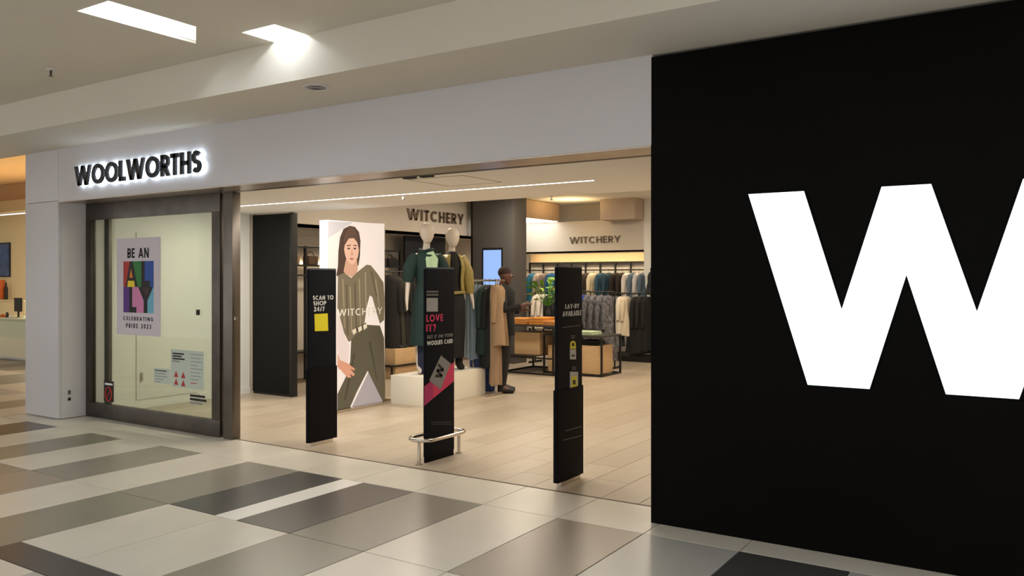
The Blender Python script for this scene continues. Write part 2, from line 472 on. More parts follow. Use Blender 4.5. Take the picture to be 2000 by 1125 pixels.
struct('wall_gap_filler', MB().box(-9.8, 3.2, 5.165, 5.30, 2.43, 3.4).box(-9.8, 3.2, 4.905, 5.165, ZS + .001, ZS + .05), m_ceil, label='plain filler above the shop front added to stop light leaks')  # filler added so that world light does not leak through the gaps
wb = struct('wall_black', MB().box(-2.132, 3.2, YF + .0, 5.16, 0, 2.955), m_black, bev=.003, label='tall matt black wall panel right of the entrance')
# illuminated letter on the black wall
Wp = [(-1.508, 2.052), (-1.183, 2.052), (-.981, 1.381), (-.777, 2.052), (-.531, 2.052), (-.322, 1.384), (-.122, 2.052), (.203, 2.052), (-.135, .942), (-.466, .942), (-.652, 1.566), (-.834, .942), (-1.166, .942)]
t = thing('illuminated_letter', 'huge glowing white letter W on the black wall', 'sign', (-.65, YF, .94))
ob('trim', MB().prism([(x, YF - .0, z) for x, z in Wp], (0, -.012, 0)), m_blackm, t)
def inset(poly, k):
    cx = sum(p[0] for p in poly) / len(poly); out = []
    n = len(poly)
    for i in range(n):
        a, b, c = Vector(poly[i - 1]), Vector(poly[i]), Vector(poly[(i + 1) % n])
        d1 = (b - a).normalized(); d2 = (c - b).normalized()
        n1 = Vector((d1.y, -d1.x)); n2 = Vector((d2.y, -d2.x))
        m = (n1 + n2); m = m / max(.35, m.length_squared / 2) if m.length > 1e-6 else n1
        out.append(tuple(b + m * k / 1.0))
    return out
ob('lit_face', MB().prism([(x, YF - .012, z) for x, z in inset(Wp, .003)], (0, -.004, 0)), EM('sign_white', (.86, .94, 1.0), 1.7), t)

# steel head and threshold
struct('trim_head', MB().box(-9.13, -2.13, YF + .002, YD - .02, 2.386, 2.3965), m_steel, label='brushed steel lining under the fascia edge')
struct('trim_track', MB().box(-9.13, -2.13, YD + .035, YD + .085, 2.392, 2.42), m_steel_d, label='dark sliding door track above the entrance')
struct('trim_threshold', MB().box(-6.55, -2.13, 5.222, 5.238, -.012, .002), M('threshold', S(92, 76, 58), .5), label='thin brown threshold strip between mall and shop floor')
for u in (768, 821):
    p = on_z(u, 348, 2.37)
    o = ob('door_sensor', MB().box(p[0] - .06, p[0] + .06, 5.31, 5.36, 2.385, 2.42), m_blackm, bev=.006,
           label='small black door sensor under the entrance head, ' + ('left one' if u < 800 else 'right one'), cat='sensor', group='door sensors')

# sliding glass door
t = thing('glass_door', 'steel framed sliding glass door leaf beside the pillar', 'door', (-7.95, YD, 0))
fr = [('top_rail', (-9.12, -6.775, 2.205, 2.385)), ('bottom_rail', (-9.12, -6.775, .004, .165)), ('left_stile', (-9.12, -9.01, .165, 2.205)), ('right_stile', (-6.90, -6.775, .165, 2.205))]
for n, (a, b, c, d) in fr:
    ob(n, MB().box(a, b, YD - .028, YD + .028, c, d), m_steel_d, t, bev=.003)
ob('glass_pane', MB().box(-9.01, -6.90, YD - .004, YD + .004, .165, 2.205), m_win, t)
ob('inner_stile', MB().box(-8.90, -8.815, YD + .06, YD + .10, .02, 2.36), m_steel_d, t, bev=.003)
lk = on_y(389.5, 610, YD)
ob('lock', MB().box(lk[0] - .014, lk[0] + .014, YD - .03, YD - .004, lk[2] - .028, lk[2] + .028), m_blackm, t, bev=.003)
t = thing('door_jamb', 'upright steel jamb at the edge of the open entrance', 'door jamb', (-6.66, YD, 0))
ob('post', MB().box(-6.715, -6.58, YD - .035, YD + .06, 0, 2.385), M('jamb_steel', S(112, 106, 100), .3, metal=1, noise=.2, nscale=3), t, bev=.004)
ob('bumper', MB().box(-6.735, -6.716, YD - .02, YD + .03, .01, 2.38), m_blackm, t)
ob('keyhole', MB().lathe((-6.585, YD + .0, 1.15), [(.012, 0), (.012, .03)], 10), m_chrome, t)

# poster stuck inside the glass
YP = YD - .009
def PY(u, v, off=0.0): return on_y(u, v, YP - off)
Xn = (0, -1, 0)
t = thing('window_poster', 'white paper poster reading be an ally on the glass door', 'poster', (-8.14, YP, .93))
px0, px1, pz0, pz1 = -8.545, -7.755, .945, 1.985
ob('sheet', MB().box(px0, px1, YP, YP + .003, pz0, pz1), M('poster_paper', S(214, 206, 214), .7), t)
pm = {k: M('print_' + k, S(*c), .6) for k, c in dict(black=(16, 14, 14), red=(176, 48, 34), orange=(226, 130, 36), yellow=(236, 206, 40), green=(44, 122, 52), blue=(36, 78, 160), purple=(84, 44, 130), pink=(214, 132, 178), sky=(110, 180, 204), brown=(64, 44, 34), white=(236, 236, 236), greyp=(150, 150, 150)).items()}
bx0, bx1, bz0, bz1 = -8.42, -7.875, 1.185, 1.735
def BP(a, b): return (bx0 + (bx1 - bx0) * a, YP, bz1 - (bz1 - bz0) * b)
def block(name, poly, mat, lift):
    ob(name, MB().prism([(BP(a, b)[0], YP - lift, BP(a, b)[2]) for a, b in poly], (0, -.0006, 0)), mat, t)
block('colour_field', [(0, 0), (.25, 0), (.12, .5), (0, .5)], pm['red'], 0)
block('colour_field', [(.25, 0), (.6, 0), (.6, .5), (.45, .5)], pm['green'], 0)
block('colour_field', [(.6, 0), (1, 0), (1, .5), (.6, .5)], pm['blue'], 0)
block('colour_field', [(0, .5), (.2, .5), (.2, 1), (0, 1)], pm['purple'], 0)
block('colour_field', [(.2, .5), (.56, .5), (.72, .74), (.72, 1), (.2, 1)], pm['pink'], 0)
block('colour_field', [(.96, .5), (1, .5), (1, 1), (.72, 1), (.72, .74)], pm['sky'], 0)
block('letter_a', [(.22, 0), (.31, 0), (.48, .5), (.08, .5)], pm['black'], .0008)
block('letter_a_counter', [(.26, .14), (.32, .32), (.21, .32)], pm['orange'], .0016)
block('letter_a_foot', [(.16, .38), (.37, .38), (.39, .5), (.14, .5)], pm['yellow'], .0016)
block('letter_l', [(.6, 0), (.71, 0), (.71, .38), (.88, .38), (.88, .5), (.6, .5)], pm['black'], .0008)
block('letter_l', [(.2, .5), (.3, .5), (.3, .89), (.44, .89), (.44, 1), (.2, 1)], pm['black'], .0008)
block('letter_y', [(.5, .5), (.98, .5), (.8, .76), (.8, 1), (.68, 1), (.68, .76)], pm['black'], .0008)
block('letter_y_inner', [(.64, .51), (.9, .51), (.77, .68)], pm['brown'], .0016)
UX, VZ = (1, 0, 0), (0, 0, 1)
letters('headline_letter', 'BE AN', (-8.345, YP, 1.77), UX, VZ, Xn, .105, .385, pm['black'], t, t=.2, gap=.12)
letters('caption_letter', 'CELEBRATING', (-8.42, YP, 1.10), UX, VZ, Xn, .042, .54, pm['black'], t, t=.2, gap=.4)
letters('caption_letter', 'PRIDE 2023', (-8.37, YP, 1.02), UX, VZ, Xn, .048, .45, pm['black'], t, t=.2, gap=.4)

m_sticker = M('pale_notice', S(196, 208, 196), .6)
t = thing('window_notice', 'pale green notice with four red warning triangles on the glass', 'notice', (-7.33, YP, .42))
a = PY(334, 682); b = PY(398, 762)
ob('sheet', MB().box(a[0], b[0], YP, YP + .002, b[2], a[2]), m_sticker, t)
for u, v in ((344, 731), (358, 733), (344, 746), (358, 749)):
    p = PY(u, v); s = .036
    ob('warning_triangle', MB().prism([(p[0] - s, YP, p[2] - s * .8), (p[0] + s, YP, p[2] - s * .8), (p[0], YP, p[2] + s)], (0, -.0008, 0)), pm['red'], t)
for k in range(4):
    p = PY(337, 690 + k * 5)
    ob('print_line', MB().box(p[0], p[0] + (.19, .15, .2, .12)[k], YP - .0008, YP, p[2] - .008, p[2] + .008), pm['greyp'] if k == 3 else pm['black'], t)
for k in range(9):
    p = PY(372, 692 + k * 7)
    ob('print_line', MB().box(p[0], p[0] + (.2, .16, .18, .12, .19, .15, .17, .13, .1)[k], YP - .0008, YP, p[2] - .004, p[2] + .004), pm['red'] if k == 8 else pm['greyp'], t)
t = thing('window_notice', 'small pale notice sheet left of the red warning triangles', 'notice', (-7.76, YP, .42))
a = PY(300, 718); b = PY(333, 751)
ob('sheet', MB().box(a[0], b[0] - .004, YP, YP + .002, b[2], a[2]), m_sticker, t)
for k in range(5):
    p = PY(303, 723 + k * 5.5)
    ob('print_line', MB().box(p[0], p[0] + (.2, .18, .21, .15, .1)[k], YP - .0008, YP, p[2] - .005, p[2] + .005), pm['black'] if k == 0 else pm['greyp'], t)
t = thing('window_lettering', 'small black lettering at the lower right of the glass', 'lettering', (-7.2, YP, .33))
for k in range(3):
    p = PY(371, 772 + k * 7)
    ob('print_line', MB().box(p[0], p[0] + (.24, .26, .2)[k], YP - .0008, YP, p[2] - .012, p[2] + .012), pm['black'] if k < 2 else pm['greyp'], t)
t = thing('prohibition_sticker', 'black sticker with red prohibition ring low on the glass', 'sticker', (-8.73, YP, .19))
a = PY(203, 743); b = PY(222, 786)
cx, cz = (a[0] + b[0]) / 2, (a[2] + b[2]) / 2 - .03
ob('sheet', MB().box(a[0], b[0], YP, YP + .002, b[2], a[2]), pm['black'], t)
ob('ring', MB().tube([(cx + .06 * math.cos(k * math.pi / 10), YP - .002, cz + .075 * math.sin(k * math.pi / 10)) for k in range(20)], .008, 5, closed=True), pm['red'], t)
ob('slash', MB().tube([(cx - .04, YP - .002, cz - .05), (cx + .04, YP - .002, cz + .05)], .007, 5), pm['red'], t)
ob('caption', MB().box(a[0] + .02, b[0] - .02, YP - .001, YP, a[2] - .045, a[2] - .025), pm['white'], t)

# halo-lit shop name
t = thing('shop_sign', 'black halo-lit letters spelling WOOLWORTHS on the fascia', 'sign', (-7.65, YF, 2.53))
m_letter = M('letter_black', S(12, 12, 16), .4, spec=.4)
m_halo = EM('halo_led', (.72, .86, 1.0), 9)
name = 'WOOLWORTHS'
for i in range(len(name)):
    o = ob('letter', text_mb(name, (-8.715, YF - .034, 2.533), UX, VZ, Xn, .207, 2.125, t=.205, gap=.09, depth=.022, only=i), m_letter, t, label='black raised letter ' + name[i])
    ob('led_back', text_mb(name, (-8.715, YF - .027, 2.533), UX, VZ, Xn, .207, 2.125, t=.16, gap=.09, depth=.005, only=i), m_halo, o)

# ------------------------------------------------------------------ shop shell
XR = -1.2
sf = struct('floor_shop', MB().box(-9.9, XR, 5.22, 15.2, -.06, -.010), m_plank_g, label='shop floor of pale wood-look planks')
PC = {}
random.seed(11)
nx = 28
for i in range(nx):
    x1 = -1.22 - i * .29
    if x1 - .29 < -9.75: break
    y = 5.24
    ends = [5.24]
    k = 5.24 + (.3 + (i * .437) % 1.0)
    while k < 14.4:
        ends.append(round(k, 3)); k += 1.2
    ends.append(14.65)
    for a, b in zip(ends, ends[1:]):
        if b - a < .02: continue
        tile_obj('floor_plank', PC, x1 - .29, x1, a, b, random.choice(plank), sf, g=.0018, th=.010, bev=.001)
# entrance bay
struct('wall_left_entrance', MB().box(-9.16, -9.10, 5.425, 7.44, 0, 2.42), m_white, label='white side wall of the entrance bay seen through the glass')
d = thing('door_1', 'flush white service door in the side wall behind the glass', None, (-9.09, 6.2, .1), kind='structure')
ob('leaf', MB().box(-9.099, -9.088, 5.78, 6.62, .11, 2.1), m_white, d, bev=.002)
ob('handle', MB().box(-9.088, -9.06, 5.83, 5.85, .33, .43), m_steel, d, bev=.003)
struct('baseboard_left', MB().box(-9.10, -9.088, 6.64, 7.44, 0, .09), m_white, label='low white skirting on the side wall')
LED0, LED1 = -8.6, -3.4
struct('ceiling_entrance', MB().box(-9.16, XR, 5.305, 6.497, 2.42, 2.5).box(-9.16, XR, 6.553, 7.56, 2.42, 2.5).box(LED1, XR, 6.497, 6.553, 2.42, 2.5), m_shopceil, label='low cream ceiling of the entrance bay')
struct('ceiling_entrance_edge', MB().box(-9.3, XR, 7.50, 7.56, 2.5, 3.12), m_shopceil, label='upstand where the entrance ceiling ends')
t = thing('linear_light', 'long white line lamp recessed in the entrance ceiling', 'ceiling light', (-6, 6.525, 2.42))
ob('diffuser', MB().box(LED0, LED1, 6.503, 6.547, 2.421, 2.43), EM('line_led', (1.0, .95, .88), 7), t)
ob('channel', MB().box(LED0, LED1, 6.497, 6.503, 2.417, 2.45).box(LED0, LED1, 6.547, 6.553, 2.417, 2.45), m_white, t)
h0 = on_z(866, 347, 2.42); h1 = on_z(1045, 347, 2.42)
t = thing('ceiling_hatch', 'flush access hatch in the entrance ceiling', 'hatch', ((h0[0] + h1[0]) / 2, 5.9, 2.42))
ob('frame', MB().box(-4.75, -4.15, 5.6, 5.61, 2.417, 2.42).box(-4.75, -4.15, 6.19, 6.2, 2.417, 2.42).box(-4.75, -4.74, 5.6, 6.2, 2.417, 2.42).box(-4.16, -4.15, 5.6, 6.2, 2.417, 2.42), M('hatch_bead', S(186, 172, 146), .8), t)
ob('lid', MB().box(-4.735, -4.165, 5.615, 6.185, 2.4185, 2.42), m_shopceil, t)
for u, v, lab in ((787, 384, 'tiny sprinkler under the entrance ceiling near the middle pedestal'), (1077, 385, 'tiny sprinkler at the ceiling edge above the right pedestal')):
    p = on_z(u, v, 2.405)
    t = thing('sprinkler', lab, 'sprinkler', (p[0], p[1], 2.38))
    ob('stem', MB().lathe((p[0], p[1], 2.385), [(.022, .035), (.02, .028), (.008, .026), (.008, 0)], 10), m_white, t)
    ob('deflector', MB().lathe((p[0], p[1], 2.375), [(.016, .006), (.016, 0)], 10), m_steel_d, t)

# back zone
XL = -9.3
struct('ceiling_shop', MB().box(-10.2, XR, 7.56, 15.2, 3.07, 3.15), m_shopceil, label='higher cream ceiling deep inside the shop')
struct('wall_left', MB().box(XL - .05, XL, 7.62, 14.62, 2.31, 3.07).box(-9.9, XL, 7.62, 14.62, 2.31, 2.36), m_shopwall, label='cream bulkhead over the left wall display')
struct('wall_left_niche', MB().box(-9.95, -9.9, 7.5, 15.0, 0, 2.36), m_shopwall, label='cream back panel of the left wall display')
struct('wall_left_return', MB().box(-9.95, -9.05, 7.46, 7.60, 0, 2.9), m_shopwall, label='cream wall end behind the black entrance panel')
YB = 14.62
struct('wall_left_dark_panel', MB().box(-9.56, -9.52, 11.15, 12.3, 0, 2.305), m_blackm, label='black panel in the left wall behind the mannequin heads')
struct('wall_back', MB().box(-9.95, XR, 15.05, 15.1, 0, 3.07), m_shopwall, label='cream back wall of the shop')
struct('wall_back_bulkhead', MB().box(-9.3, -6.53, YB, YB + .05, 2.065, 2.70).box(-9.3, -6.53, YB, 15.05, 2.065, 2.10), m_shopwall, label='cream bulkhead with raised lettering over the back wall display')
struct('trim_rail_panel', MB().box(-9.3, -6.6, 14.97, 15.0, 1.885, 2.06), M('warm_panel', S(222, 188, 144), .6), label='warm beige strip panel under the back bulkhead')
struct('wall_right_nib', MB().box(-6.53, -6.20, 14.62, 15.04, .0, 3.07), m_white, label='white wall end at the far right of the back display')
struct('wall_right', MB().box(XR, XR + .08, 5.16, 15.1, 0, 3.07), m_shopwall, label='right side wall of the shop behind the black panel')
struct('ceiling_bulkhead_block', MB().box(-7.25, -6.53, 14.2, 14.6, 2.67, 3.07), M('taupe_paint', S(190, 172, 156), .7), label='taupe ceiling block above the back wall corner')
t = thing('ceiling_lamp', 'glowing white ceiling panel right of the grey portal column', 'ceiling light', (-8.8, 13.8, 2.70))
ob('housing', MB().box(-9.29, -8.38, 13.0, 14.6, 2.712, 3.06), M('taupe_paint2', S(196, 168, 140), .7), t)
ob('diffuser', MB().box(-9.28, -8.41, 13.02, 14.58, 2.70, 2.711), EM('panel_led', (1.0, .95, .86), 4), t)
lamp('cove_glow', 'AREA', (-7.75, 13.9, 2.75), 5, (1.0, .70, .34), .6, rot=(math.pi, 0, 0))

def sign_letters(t, txt, O, U, N, height, width, mat, depth=.02, tt=.2, gap=.16):
    for i, c in enumerate(txt):
        if c != ' ': ob('letter', text_mb(txt, O, U, VZ, N, height, width, t=tt, gap=gap, depth=depth, only=i), mat, t, label='raised letter ' + c)
m_bronze = M('bronze_letter', S(112, 98, 84), .4, metal=.4)
t = thing('brand_sign', 'larger dark letters spelling WITCHERY on the left bulkhead', 'sign', (XL, 11.7, 2.55))
sign_letters(t, 'WITCHERY', (XL, 10.93, 2.565), (0, 1, 0), (1, 0, 0), .195, 1.63, m_bronze)
t = thing('brand_sign', 'smaller dark letters spelling WITCHERY on the back bulkhead', 'sign', (-7.6, YB, 2.25))
sign_letters(t, 'WITCHERY', (-8.15, YB, 2.255), UX, Xn, .13, 1.13, m_bronze, tt=.15)

# entrance panels
t = thing('entrance_panel', 'tall charcoal display panel at the left of the entrance bay', 'panel', (-8.68, 7.5, 0))
ob('board', MB().box(-9.06, -8.34, 7.455, 7.50, .03, 2.405), m_char, t, bev=.003)
ob('edge', MB().box(-8.339, -8.30, 7.455, 7.56, 0, 2.41), m_blackm, t, bev=.003)
ob('kick', MB().box(-9.06, -8.34, 7.462, 7.495, 0, .03), m_blackm, t)
t = thing('portal_column', 'grey portal column with a blue screen deep in the shop', 'column', (-8.63, 12.7, 0))
ob('face', MB().box(-9.085, -8.165, 12.575, 12.62, 0, 3.06), m_grey, t, bev=.003)
ob('side_edge', MB().box(-9.148, -9.09, 12.60, 12.9, 0, 3.06), m_blackm, t)
ob('return', MB().box(-8.21, -8.166, 12.62, 13.0, 0, 3.06), m_grey, t)
sc = ob('screen_frame', MB().box(-8.85, -8.405, 12.555, 12.575, .95, 2.115), m_blackm, t, bev=.003)
ob('screen', MB().box(-8.825, -8.43, 12.551, 12.556, .975, 2.075), EM('screen_blue', S(140, 172, 235), 1.0), sc)

# ------------------------------------------------------------------ lightbox with fashion print
XB = -6.95
t = thing('lightbox', 'tall backlit lightbox with a fashion print of a dark-haired woman', 'lightbox', (-7.02, 7.27, 0))
ob('body', MB().box(-7.10, XB - .012, 6.80, 7.757, .035, 2.225), EM('lightbox_white', (1.0, .98, .96), .85), t)
ob('frame', MB().box(-7.104, XB - .004, 7.757, 7.765, .03, 2.228), m_chrome, t)
ob('base', MB().box(-7.16, -6.87, 6.79, 7.90, 0, .03), m_chrome, t, bev=.003)
def LX(u, v, lift=0.0):
    p = on_x(u, v, XB + lift); return p
def pr(name, pts, col, lift, s=1.0, label=None):
    k = 'print_skin_%s_%d_%d_%d' % (name, *col)
    c = S(*col)
    mat = M(k, tuple(x * .3 for x in c), .45, emit=c, estr=.62 * s)
    q = [LX(u, v, lift) for u, v in pts]
    return ob(name, MB().prism(q, (.0006, 0, 0)), mat, t, label=label)
pr('print_backdrop', [(640, 431.5), (752, 437), (752, 788), (640, 807)], (240, 224, 212), -.012)
pr('print_shadow', [(641, 432), (690, 434), (641, 465)], (206, 198, 196), -.010)
pr('print_floor_gap', [(722, 722), (748, 787), (685, 799)], (168, 156, 154), -.010)
pr('hair', [(683, 441), (693, 443), (701, 453), (704, 470), (703, 500), (700, 518), (690, 530), (676, 534), (662, 541), (657, 538), (660, 520), (661, 490), (664, 464), (671, 447)], (72, 50, 40), -.008)
pr('neck', [(676, 505), (697, 508), (699, 525), (696, 534), (687, 541), (676, 537), (671, 530)], (206, 156, 128), -.006)
pr('face', [(681, 466), (691, 465), (698, 474), (701, 488), (699, 502), (694, 512), (688, 517), (681, 513), (675, 502), (672, 488), (674, 474)], (226, 178, 150), -.005)
for pts in ([(678, 484), (684, 484), (683, 487), (679, 487)], [(690, 484), (696, 484), (695, 487), (691, 487)]):
    pr('eye', pts, (70, 46, 40), -.004)
for pts in ([(677, 479), (685, 478), (685, 480), (677, 481)], [(690, 478), (697, 479), (697, 481), (690, 480)]):
    pr('eyebrow', pts, (84, 58, 46), -.004)
pr('nose', [(687, 486), (690, 498), (685, 499)], (198, 146, 120), -.004)
pr('mouth', [(682, 505), (687, 503.5), (692, 505), (687, 508)], (168, 92, 84), -.004)
pr('parting_hair', [(683, 443), (692, 446), (697, 458), (699, 474), (691, 465), (681, 466), (674, 478), (670, 470), (675, 452)], (88, 60, 46), -.0045)
pr('blouse', [(660, 538), (672, 533), (686, 543), (697, 532), (716, 517), (724, 518), (737, 534), (749, 552), (751, 585), (750, 625), (742, 632), (736, 612), (727, 580), (722, 577), (716, 600), (712, 630), (690, 662), (681, 668), (672, 650), (664, 620), (659, 600)], (118, 104, 80), -.006)
for (a, b, c, d) in ((668, 545, 672, 640), (682, 560, 686, 650), (700, 545, 703, 635), (712, 532, 714, 600), (732, 545, 740, 600)):
    pr('blouse_fold', [(a, b), (a + 3, b), (c + 2, d), (c, d)], (150, 134, 106), -.005)
for (a, b, c, d) in ((676, 556, 678, 655), (692, 552, 695, 640), (724, 530, 735, 580)):
    pr('blouse_fold', [(a, b), (a + 2, b), (c + 2, d), (c, d)], (84, 73, 55), -.005)
pr('left_arm_gap', [(659, 612), (664, 625), (672, 652), (682, 676), (680, 706), (672, 712), (663, 700), (658, 680)], (226, 205, 194), -.0055)
pr('trousers', [(686, 664), (712, 634), (742, 636), (750, 660), (752, 787), (749, 787), (718, 724), (697, 765), (683, 797), (659, 801), (659, 770), (676, 735), (684, 706)], (88, 80, 60), -.0052)
pr('trouser_crease', [(720, 668), (724, 668), (738, 745), (735, 740)], (68, 62, 46), -.0045)
pr('trouser_crease', [(690, 690), (694, 690), (676, 780), (672, 782)], (68, 62, 46), -.0045)
pr('belt', [(690, 643), (715, 630), (717, 637), (692, 651)], (70, 64, 54), -.004)
for u in (688, 699, 709):
    v = 645 - (u - 688) * .45
    pr('buckle', [(u, v), (u + 7, v - 4), (u + 8, v + 4), (u + 2, v + 9)], (226, 208, 178), -.0035)
pr('forearm', [(659, 690), (664, 702), (672, 710), (663, 722), (659, 715)], (212, 160, 132), -.0045)
pr('hand', [(661, 706), (668, 705), (678, 709), (693, 720), (692, 724), (684, 720), (693, 731), (690, 735), (683, 730), (686, 737), (680, 738), (670, 728), (662, 718)], (214, 150, 118), -.004)
letters('print_letter', 'WITCHERY', LX(659, 618, -.003), (0, 1, 0), (0, 0, 1), (1, 0, 0), LX(660, 603)[2] - LX(660, 617)[2], LX(748, 610)[1] - LX(661, 610)[1], M('print_letter_white', S(220, 214, 204), .5, emit=S(200, 194, 184), estr=.2), t, t=.14, gap=.22, depth=.0006)

# ------------------------------------------------------------------ security pedestals
m_ped = M('pedestal_black', S(15, 17, 24), .6, spec=.1)
m_ped2 = M('pedestal_boot', S(9, 9, 13), .6, spec=.1)
def pedestal(label, xc, yc, boot, hl=.19):
    t = thing('security_pedestal', label, 'security gate', (xc, yc, 0), 'black security pedestals across the entrance')
    hw = .013
    n = 6
    def slab(z0, z1, a, b, r):
        pts = []
        for (sx, sy, a0) in ((1, 1, 0), (-1, 1, 90), (-1, -1, 180), (1, -1, 270)):
            for k in range(n + 1):
                an = math.radians(a0 + 90 * k / n)
                pts.append((xc + sx * (a - r) + r * math.cos(an), yc + sy * (b - r) + r * math.sin(an)))
        return MB().loft([[(x, y, z0) for x, y in pts], [(x, y, z1) for x, y in pts]])
    ob('panel', slab(.70 if boot else .05, 1.632, hw, hl, .010), m_ped, t, smooth=.5)
    ob('top_cap', slab(1.6325, 1.645, hw - .001, hl - .001, .010), M('pedestal_cap', S(58, 70, 84), .35), t, smooth=.5)
    if boot:
        ob('boot', slab(.035, .72, hw + .008, hl + .007, .012), m_ped2, t, smooth=.5)
        ob('foot', slab(.0, .034, hw + .012, hl - .05, .012), m_chrome, t, smooth=.5)
    else:
        ob('foot', slab(0, .05, hw - .001, hl - .006, .01), m_ped2, t, smooth=.5)
    return t, xc + hw + (.008 if False else 0)
WHT, YEL = M('print_white2', S(226, 226, 222), .5), M('print_yellow2', S(226, 212, 30), .5)
PNK, RSE = M('print_magenta', S(168, 30, 92), .5), M('print_rose', S(206, 48, 92), .5)
GRY, DGR = M('print_grey2', S(128, 126, 124), .5), M('print_dimgrey', S(92, 92, 92), .5)
UY, NX = (0, 1, 0), (1, 0, 0)
def ped_text(t, xf, txt, u0, u1, v0, v1, mat, tt=.2, name='letter'):
    a = on_x(u0, (v0 + v1) / 2, xf); b = on_x(u1, (v0 + v1) / 2, xf)
    z0 = on_x((u0 + u1) / 2, v1, xf)[2]; z1 = on_x((u0 + u1) / 2, v0, xf)[2]
    letters(name, txt, (xf, a[1], z0), UY, VZ, NX, z1 - z0, b[1] - a[1], mat, t, t=tt, gap=.16)
def ped_poly(t, xf, name, pts, mat, lift=0.0):
    ob(name, MB().prism([(xf + lift, *on_x(u, v, xf)[1:]) for u, v in pts], (.001, 0, 0)), mat, t)
def rect(u0, u1, v0, v1): return [(u0, v0), (u1, v0), (u1, v1), (u0, v1)]

t, xf = pedestal('left black security pedestal with scan to shop lettering and yellow square', -5.735, 5.522, True, .178)
ped_text(t, xf, 'SCAN TO', 611, 651, 577, 585.5, WHT)
ped_text(t, xf, 'SHOP', 612, 637, 588, 596.5, WHT)
ped_text(t, xf, '24/7', 613, 634, 599, 608, WHT)
ped_poly(t, xf, 'yellow_square', [(614, 613.5), (640, 612), (641, 646), (615, 647)], YEL)

t, xf = pedestal('middle black security pedestal with pink love it lettering inside a rail', -4.413, 5.615, False, .203)
for a_, b_ in ((568, 571.5), (574, 577.5)):
    ped_poly(t, xf, 'print_line', rect(833, 856, a_, b_), DGR)
ped_poly(t, xf, 'pale_square', rect(833, 855, 582, 608.5), M('print_pale', S(150, 150, 148), .5))
ped_text(t, xf, 'LOVE', 832.5, 865, 614, 628, RSE)
ped_text(t, xf, 'IT?', 832.5, 851, 633, 647, RSE)
ped_text(t, xf, 'GET IT ON YOUR', 834, 884, 653, 659.5, GRY)
ped_text(t, xf, 'WOOLIES CARD', 834, 884, 664, 672.5, WHT)
ped_poly(t, xf, 'pink_band', [(828.5, 755), (846, 740.5), (846, 778), (828.5, 793)], PNK)
ped_poly(t, xf, 'pink_band', [(846, 740.5), (886.5, 707.5), (886.5, 744.5), (846, 778)], RSE)
ped_poly(t, xf, 'grey_card', [(861, 694), (880, 710), (860, 761), (838, 743)], GRY, .0012)
c = Vector(on_x(858.5, 726, xf)); c.x = xf + .0022
ang = math.radians(68)
U2 = Vector((0, math.cos(ang), math.sin(ang))); V2 = Vector((0, -math.sin(ang), math.cos(ang)))
ob('card_letter', text_mb('W', c - U2 * .062 - V2 * .045, U2, V2, NX, .09, .125, t=.26), pm['black'], t)
for v in (824, 828):
    ped_poly(t, xf, 'print_line', rect(842, 882, v, v + .8), DGR)

t, xf = pedestal('right black security pedestal with lay-by lettering and yellow icons', -3.075, 5.5, True, .197)
ped_text(t, xf, 'LAY-BY', 1104, 1131, 593.5, 602.5, WHT)
ped_text(t, xf, 'AVAILABLE', 1099, 1135, 607, 617, WHT)
ped_poly(t, xf, 'print_line', [(1098, 639), (1133, 634.5), (1133, 636), (1098, 640.5)], DGR)
def icon(u, v, kind):
    ped_poly(t, xf, 'icon_caption', rect(u - 4, u + 4, v - 10, v - 8), DGR)
    ped_poly(t, xf, 'icon_caption', rect(u - 4, u + 4, v - 6, v - 4), DGR)
    if kind == 1:
        ped_poly(t, xf, 'icon_frame', rect(u - 8, u + 8, v, v + 36), M('print_icon_white', S(186, 186, 182), .5))
        ped_poly(t, xf, 'icon_yellow', rect(u - 5, u + 5, v + 9, v + 31), YEL, .0012)
        ped_poly(t, xf, 'icon_detail', rect(u - 2.5, u + 2.5, v + 16, v + 25), pm['black'], .0022)
    else:
        ped_poly(t, xf, 'icon_yellow', [(u - 5, v + 3), (u, v), (u + 5, v + 3), (u + 6, v + 16), (u - 6, v + 16)], YEL)
        ped_poly(t, xf, 'icon_detail', rect(u - 2.2, u + 2.2, v + 5, v + 11), pm['black'], .0012)
        ped_poly(t, xf, 'icon_body', rect(u - 6, u + 6, v + 17, v + 37 if kind == 0 else v + 33), M('print_icon_white', S(186, 186, 182), .5))
        ped_poly(t, xf, 'icon_slot', rect(u - 3, u + 3, v + 28, v + 31), pm['black'], .0012)
icon(1119, 665, 0); icon(1121, 726, 1); icon(1122, 785, 2)
xq = xf + .0085
ped_poly(t, xq, 'print_line', [(1104, 841), (1136, 832), (1136, 833.5), (1104, 842.5)], DGR)
ped_poly(t, xq, 'print_line', [(1100, 859), (1136, 850), (1136, 851.5), (1100, 860.5)], DGR)

# guard rail round the middle pedestal
t = thing('guard_rail', 'low stainless guard rail looped round the middle pedestal', 'rail', (-4.425, 5.612, 0))
ring = []
hx, hy = .115, .29
for (sx, sy, a0) in ((1, 1, 0), (-1, 1, 90), (-1, -1, 180), (1, -1, 270)):
    for k in range(9):
        an = math.radians(a0 + 90 * k / 8)
        ring.append((-4.425 + sx * (hx - .1) + .1 * math.cos(an), 5.612 + sy * (hy - .1) + .1 * math.sin(an), .205))
ob('hoop', MB().tube(ring, .0165, 10, closed=True), m_chrome, t, smooth=True)
for sx, sy in ((.2, 1), (.2, -1), (-.9, 1)):
    x, y = -4.425 + sx * .1, 5.612 + sy * .275
    l = ob('leg', MB().tube([(x, y, .008), (x, y, .2)], .0155, 10), m_chrome, t, smooth=True)
    ob('floor_flange', MB().lathe((x, y, 0), [(.03, 0), (.03, .006), (.018, .008)], 14), m_chrome, l, smooth=True)

